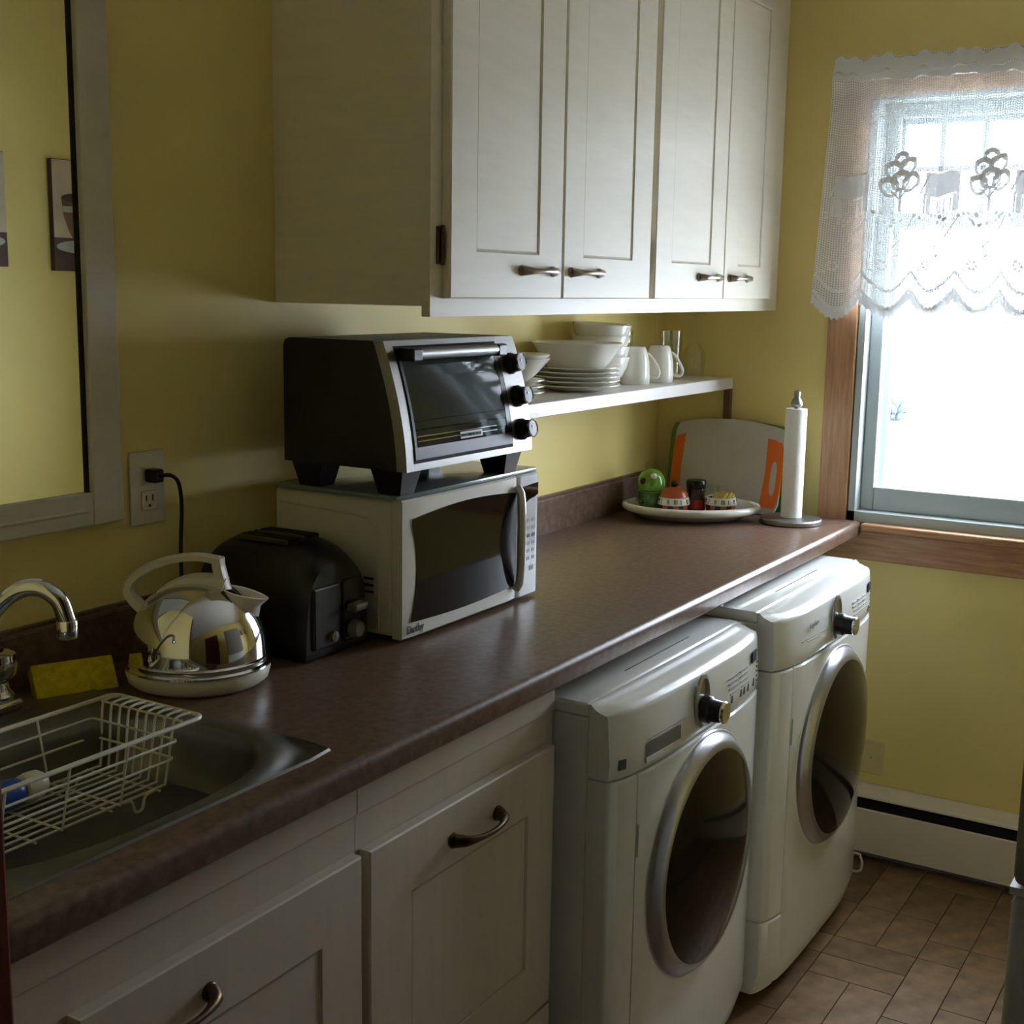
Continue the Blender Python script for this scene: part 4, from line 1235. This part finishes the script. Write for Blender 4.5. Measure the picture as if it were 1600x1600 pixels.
cb = obj('cereal_bowl', lathe([(.030, 0), (.036, .001), (.038, .006), (.058, .025), (.070, .048), (.076, .072), (.076, .0745), (.0735, .073), (.067, .048), (.055, .026), (.034, .010), (.001, .009)], (0, 0, 0), 48), PORC, None, True, 50)
cb.location = SB
tag(cb, 'white rounded cereal bowl at the bottom of the tall bowl stack', 'bowl', 'stacked cereal bowls')
for k, nm in ((1, 'second from the bottom'), (2, 'third from the bottom'), (3, 'tilted on top')):
    inst('cereal_bowl', cb, SB + Vector((0, 0, .0268 * k + (.004 if k == 3 else 0))), 'white rounded cereal bowl, %s of the tall bowl stack' % nm, 'bowl', 'stacked cereal bowls', 0.05 if k == 3 else 0)
def mug(loc, label, rz):
    t = empty('mug', loc, label, 'mug', 'white mugs standing upside down')
    t.rotation_euler = (0, 0, rz)
    H = .098
    L = Vector(loc)
    body = lathe([(.0375, 0), (.0385, .001), (.0385, .03), (.0365, .06), (.031, .085), (.0265, .096), (.024, H), (.019, H), (.018, H - .003), (.001, H - .003)], loc, 40, None, None, False)
    obj('cup', body, PORC, t, True, 50)
    d = Vector((math.cos(rz), math.sin(rz), 0))
    hp_ = smooth_path([L + d * .031 + Vector((0, 0, .080)), L + d * .044 + Vector((0, 0, .068)), L + d * .060 + Vector((0, 0, .042)), L + d * .063 + Vector((0, 0, .026)), L + d * .055 + Vector((0, 0, .017)), L + d * .037 + Vector((0, 0, .020))], 6)
    obj('handle', tube(hp_, .0042, 10), PORC, t, True)
    return t
mug((3.118, -.134, ZS + .0004), 'white mug upside down on the shelf next to the bowl stack', -1.0)
mug((3.232, -.150, ZS + .0004), 'white mug upside down on the shelf next to the wine glasses', -1.0)
def tumbler(loc, label):
    o = obj('tumbler', lathe([(.030, 0), (.030, .006), (.0335, .132), (.0335, .134), (.0315, .134), (.028, .010), (.001, .009)], (0, 0, 0), 36), CLEAR, None, True, 60)
    o.location = loc
    return tag(o, label, 'glass', 'clear tumblers')
tumbler((3.372, -.118, ZS + .0004), 'clear straight tumbler standing behind the two mugs')
tumbler((3.200, -.048, ZS + .0004), 'clear straight tumbler half hidden behind the bowl stack')
def wine(loc, label):
    t = empty('wine_glass', loc, label, 'glass', 'upturned wine glasses')
    obj('bowl', lathe([(.0285, 0), (.031, .02), (.034, .045), (.031, .070), (.020, .088), (.006, .097), (.0035, .100)], loc, 36, None, None, False, False), CLEAR, t, True, 60)
    obj('stem', lathe([(.0035, .100), (.003, .14), (.0035, .175)], loc, 12), CLEAR, t, True)
    obj('foot', lathe([(.004, .174), (.03, .180), (.032, .182), (.004, .185)], loc, 32), CLEAR, t, True)
    return t
wine((3.512, -.128, ZS + .0004), 'upturned wine glass at the right end of the shelf')
wine((3.43, -.045, ZS + .0004), 'upturned wine glass behind the tumbler near the wall')

# ------------------------------------------------------------------ tray and its contents
TR = Vector((3.310, -.225, ZT + .0004))
AXt = AX; DPt = Vector((-AX.y, AX.x, 0)) 
def oval_loop(a, b, z, n=56): return [TR + AXt * (a * math.cos(2 * PI * i / n)) + DPt * (b * math.sin(2 * PI * i / n)) + Vector((0, 0, z)) for i in range(n)]
tr = obj('serving_tray', loft([oval_loop(.128, .080, 0), oval_loop(.140, .092, .002), oval_loop(.160, .110, .014), oval_loop(.178, .128, .019), oval_loop(.189, .139, .025), oval_loop(.192, .142, .033), oval_loop(.189, .139, .040), oval_loop(.180, .130, .042), oval_loop(.170, .120, .038), oval_loop(.158, .108, .022), oval_loop(.140, .092, .009)], True), PORC, None, True, 60)
tag(tr, 'white oval serving tray holding jars near the window', 'tray')
TZ = TR.z + .0094
def frog():
    c = Vector((3.262, -.108, TZ))
    c = Vector((3.288, -.112, TZ))
    t = empty('frog_jar', c, 'green glazed jar shaped like a frog on the tray', 'jar')
    obj('body', lathe([(.022, 0), (.027, .004), (.035, .02), (.038, .036), (.036, .052), (.034, .056)], c, 36), mat('green_glass_jar', (74, 120, 52), 0.1, coat=.5, var=.35, scale=40), t, True)
    h = obj('lid', lathe([(.036, .056), (.039, .062), (.040, .078), (.036, .098), (.026, .112), (.012, .119), (.001, .121)], c, 36), GREEN, t, True)
    v = (CAM - c); v.z = 0; v.normalize()
    sd = Vector((-v.y, v.x, 0))
    def ball(nm, p, r, m_, par): 
        b = bmesh.new(); bmesh.ops.create_icosphere(b, subdivisions=2, radius=r); b.transform(Matrix.Translation(p)); return obj(nm, b, m_, par, True, 180)
    ball('eye', c + v * .028 + sd * (-.022) + Vector((0, 0, .088)), .010, BLACKP, h)
    ball('eye', c + v * .032 + sd * .006 + Vector((0, 0, .104)), .009, PORC, h)
    for s_ in (-.010, .010):
        obj('antenna', tube(smooth_path([c + sd * s_ + Vector((0, 0, .118)), c + sd * s_ * 1.7 + Vector((0, 0, .128)), c + sd * s_ * 1.2 + Vector((0, 0, .137)), c + sd * s_ * .4 + Vector((0, 0, .131))], 5), .0022, 7), CLEAR, h, True)
    obj('mouth_seam', lathe([(.0392, .060), (.0405, .0615), (.0392, .063)], c, 36, None, None, False, False), GREEND, h)
    for a in range(5):
        an = a * 2 * PI / 5 + .3
        ball('spot', c + Vector((math.cos(an) * .037, math.sin(an) * .037, .03)), .008, GREEND, t)
frog()
def pot(c, label, lidded):
    c = Vector(c)
    t = empty('painted_pot', c, label, 'pot', 'small painted ceramic pots on the tray')
    n = 16
    for k in range(n):     # checkered lower body, built of segments
        a0, a1 = 2 * PI * k / n, 2 * PI * (k + 1) / n
        lp = []
        for r, h in ((.031, 0), (.038, .006), (.041, .022), (.0405, .030)):
            lp.append([c + Vector((r * math.cos(a), r * math.sin(a), h)) for a in (a0, (a0 + a1) / 2, a1)] + [c + Vector((.02 * math.cos(a1), .02 * math.sin(a1), h)), c + Vector((.02 * math.cos(a0), .02 * math.sin(a0), h))])
        obj('check', loft(lp), ORANGEC if k % 2 else BLACKP, t)
    bnd = obj('band', lathe([(.040, .029), (.0445, .031), (.0440, .038), (.0405, .050), (.039, .051), (.034, .049)], c, 40, None, None, False, False), PORC, t, True, 60)
    for k in range(14):
        a = 2 * PI * k / 14
        w_ = .0016
        for q in range(1 + (k % 3)):
            aa = a + q * .09
            p1_ = c + Vector((.0442 * math.cos(aa), .0442 * math.sin(aa), .0345)); p2_ = c + Vector((.0418 * math.cos(aa), .0418 * math.sin(aa), .0465))
            obj('painted_mark', tube([p1_, p2_], .0011, 5), BLACKP, bnd)
    if lidded:
        l = obj('lid', lathe([(.038, .050), (.040, .052), (.037, .063), (.028, .073), (.014, .078), (.001, .079)], c, 36), ORANGEC, t, True)
        obj('lid_knob', lathe([(.006, .076), (.010, .082), (.011, .088), (.007, .094), (.001, .096)], c, 18), BLACKP, l, True)
    else:
        obj('pot_inside', lathe([(.039, .044), (.001, .044)], c, 24), BROWNJ, t)
        for q in range(7):
            rotm = Matrix.Translation(c + Vector((-.02 + .0065 * q, random.uniform(-.008, .008), .044))) @ Matrix.Rotation(random.uniform(-.6, -.2), 4, 'Z') @ Matrix.Rotation(random.uniform(.5, 1.0), 4, 'Y')
            o = obj('sugar_packet', box(-.0015, .0015, -.02, .02, 0, .022, 0, 1, rotm), YELLOWP, None)
            tag(o, 'yellow paper sugar packet standing in the open painted pot', 'packet', 'sugar packets in the open pot')
pot((3.272, -.190, TZ), 'painted pot with orange domed lid and black knob on the tray', True)
pot((3.350, -.296, TZ), 'open painted pot of yellow sugar packets on the tray', False)
jc = Vector((3.3462, -.2228, TZ))
jr = empty('coffee_jar', jc, 'dark coffee jar with black cap on the tray between the painted pots', 'jar')
obj('glass', lathe([(.022, 0), (.026, .003), (.027, .02), (.025, .040), (.024, .054), (.026, .062), (.025, .068)], jc, 32), BROWNJ, jr, True)
obj('label', lathe([(.0274, .012), (.0276, .02), (.0256, .038)], jc, 32, None, None, False, False), REDL, jr, True)
obj('cap', lathe([(.0265, .068), (.028, .070), (.028, .088), (.026, .0915), (.001, .092)], jc, 32), BLACKP, jr, True)
gc = TR + AX * .058 + DPt * .068 + Vector((0, 0, .0097))
cb2 = empty('glass_cup', gc, 'clear glass cup with handle on the tray behind the coffee jar', 'cup')
obj('cup', lathe([(.016, 0), (.019, .004), (.022, .020), (.027, .040), (.030, .060), (.031, .072), (.0295, .072), (.026, .042), (.020, .020), (.001, .008)], gc, 36), CLEAR, cb2, True, 60)
obj('handle', tube(smooth_path([gc + AX * .029 + Vector((0, 0, .066)), gc + AX * .042 + Vector((0, 0, .072)), gc + AX * .053 + Vector((0, 0, .062)), gc + AX * .050 + Vector((0, 0, .046)), gc + AX * .027 + Vector((0, 0, .042))], 6), .003, 8), CLEAR, cb2, True)

# ------------------------------------------------------------------ cutting boards
def board(name, xb, xt, y0, y1, h, th, body_m, label, inlay):
    t = empty(name, (xb, (y0 + y1) / 2, ZT), label, 'cutting board')
    lean = math.atan2(xt - xb, h)
    Bm = Matrix.Translation((xb, 0, ZT + .0006)) @ Matrix.Rotation(lean, 4, 'Y')
    def fb(a, b, d): return Bm @ Vector((-d, a, b))
    poly = []
    w = abs(y1 - y0); yc = (y0 + y1) / 2
    def edge(b): return .5 * w
    r = .022
    top = lambda q: h - .018 * (abs(q) ** 2.2)
    for i in range(21):
        q = -1 + 2 * i / 20
        poly.append((yc + q * (w / 2 - r * .5), top(q)))
    poly += [(yc + w / 2 - .002, h - .036), (yc + w / 2, h - .06), (yc + w / 2, .03), (yc + w / 2 - .008, .008), (yc + w / 2 - .022, 0), (yc - w / 2 + .022, 0), (yc - w / 2 + .008, .008), (yc - w / 2, .03), (yc - w / 2, h - .06), (yc - w / 2 + .002, h - .036)]
    obj('slab', prism(poly, fb, 0, th), body_m, t)
    if inlay:
        for sgn in (1, -1):
            e = yc + sgn * w / 2
            hh0, hh1 = .016, h - .050
            gw = .036 if sgn > 0 else .054
            q = [(e - sgn * gw, hh0 + .004), (e - sgn * .012, hh0), (e - sgn * .002, hh0 + .02), (e + sgn * .0006, hh0 + .05), (e + sgn * .0006, hh1 - .03), (e - sgn * .006, hh1 - .008), (e - sgn * .030, hh1), (e - sgn * (gw - .004), hh1 + .003), (e - sgn * (gw - .007), (hh0 + hh1) / 2)]
            g_ = obj('grip', prism(q, fb, -.0008, th + .0012), ORANGE, t)
            if sgn > 0: continue
            o_ = [(e - sgn * .022 + .009 * math.cos(2 * PI * i / 24) * (1 if abs(math.cos(2 * PI * i / 24)) < .99 else 1), (hh0 + hh1) / 2 - .012 + .048 * (1 if math.sin(2 * PI * i / 24) > 0 else -1) * abs(math.sin(2 * PI * i / 24)) ** .5) for i in range(24)]
            obj('grip_hole', prism(o_, fb, th + .0013, th + .0016), BOARDG, g_)
    return t
board('green_cutting_board', 3.508, 3.549, -.056, -.462, .256, .006, BOARDGR, 'green cutting board leaning behind the orange grip board', False)
board('cutting_board', 3.478, 3.536, -.080, -.414, .262, .009, BOARDG, 'pale cutting board with orange grips leaning on the wall', True)

# ------------------------------------------------------------------ paper towel holder
PC = Vector((3.400, -.482, ZT + .0004))
ph = empty('paper_towel_holder', PC, 'brushed steel paper towel holder with round base by the window', 'holder')
obj('base', lathe([(.080, 0), (.083, .002), (.083, .011), (.080, .0145), (.01, .0155), (.001, .0155)], PC, 48), STEEL, ph, True, 40)
obj('post', lathe([(.006, .0155), (.006, .318)], PC, 16), STEEL, ph, True)
obj('finial', lathe([(.0065, .3145), (.014, .318), (.0165, .324), (.0125, .336), (.0075, .343), (.0095, .350), (.009, .357), (.004, .361), (.001, .3615)], PC, 24), STEEL, ph, True)
rl = obj('paper_towel_roll', lathe([(.009, .0162), (.0285, .0162), (.0285, .312), (.009, .312)], PC, 40, None, None, False, False), TOWEL, None, True, 40)
tag(rl, 'thin nearly used roll of white paper towel on the holder', 'paper towel')
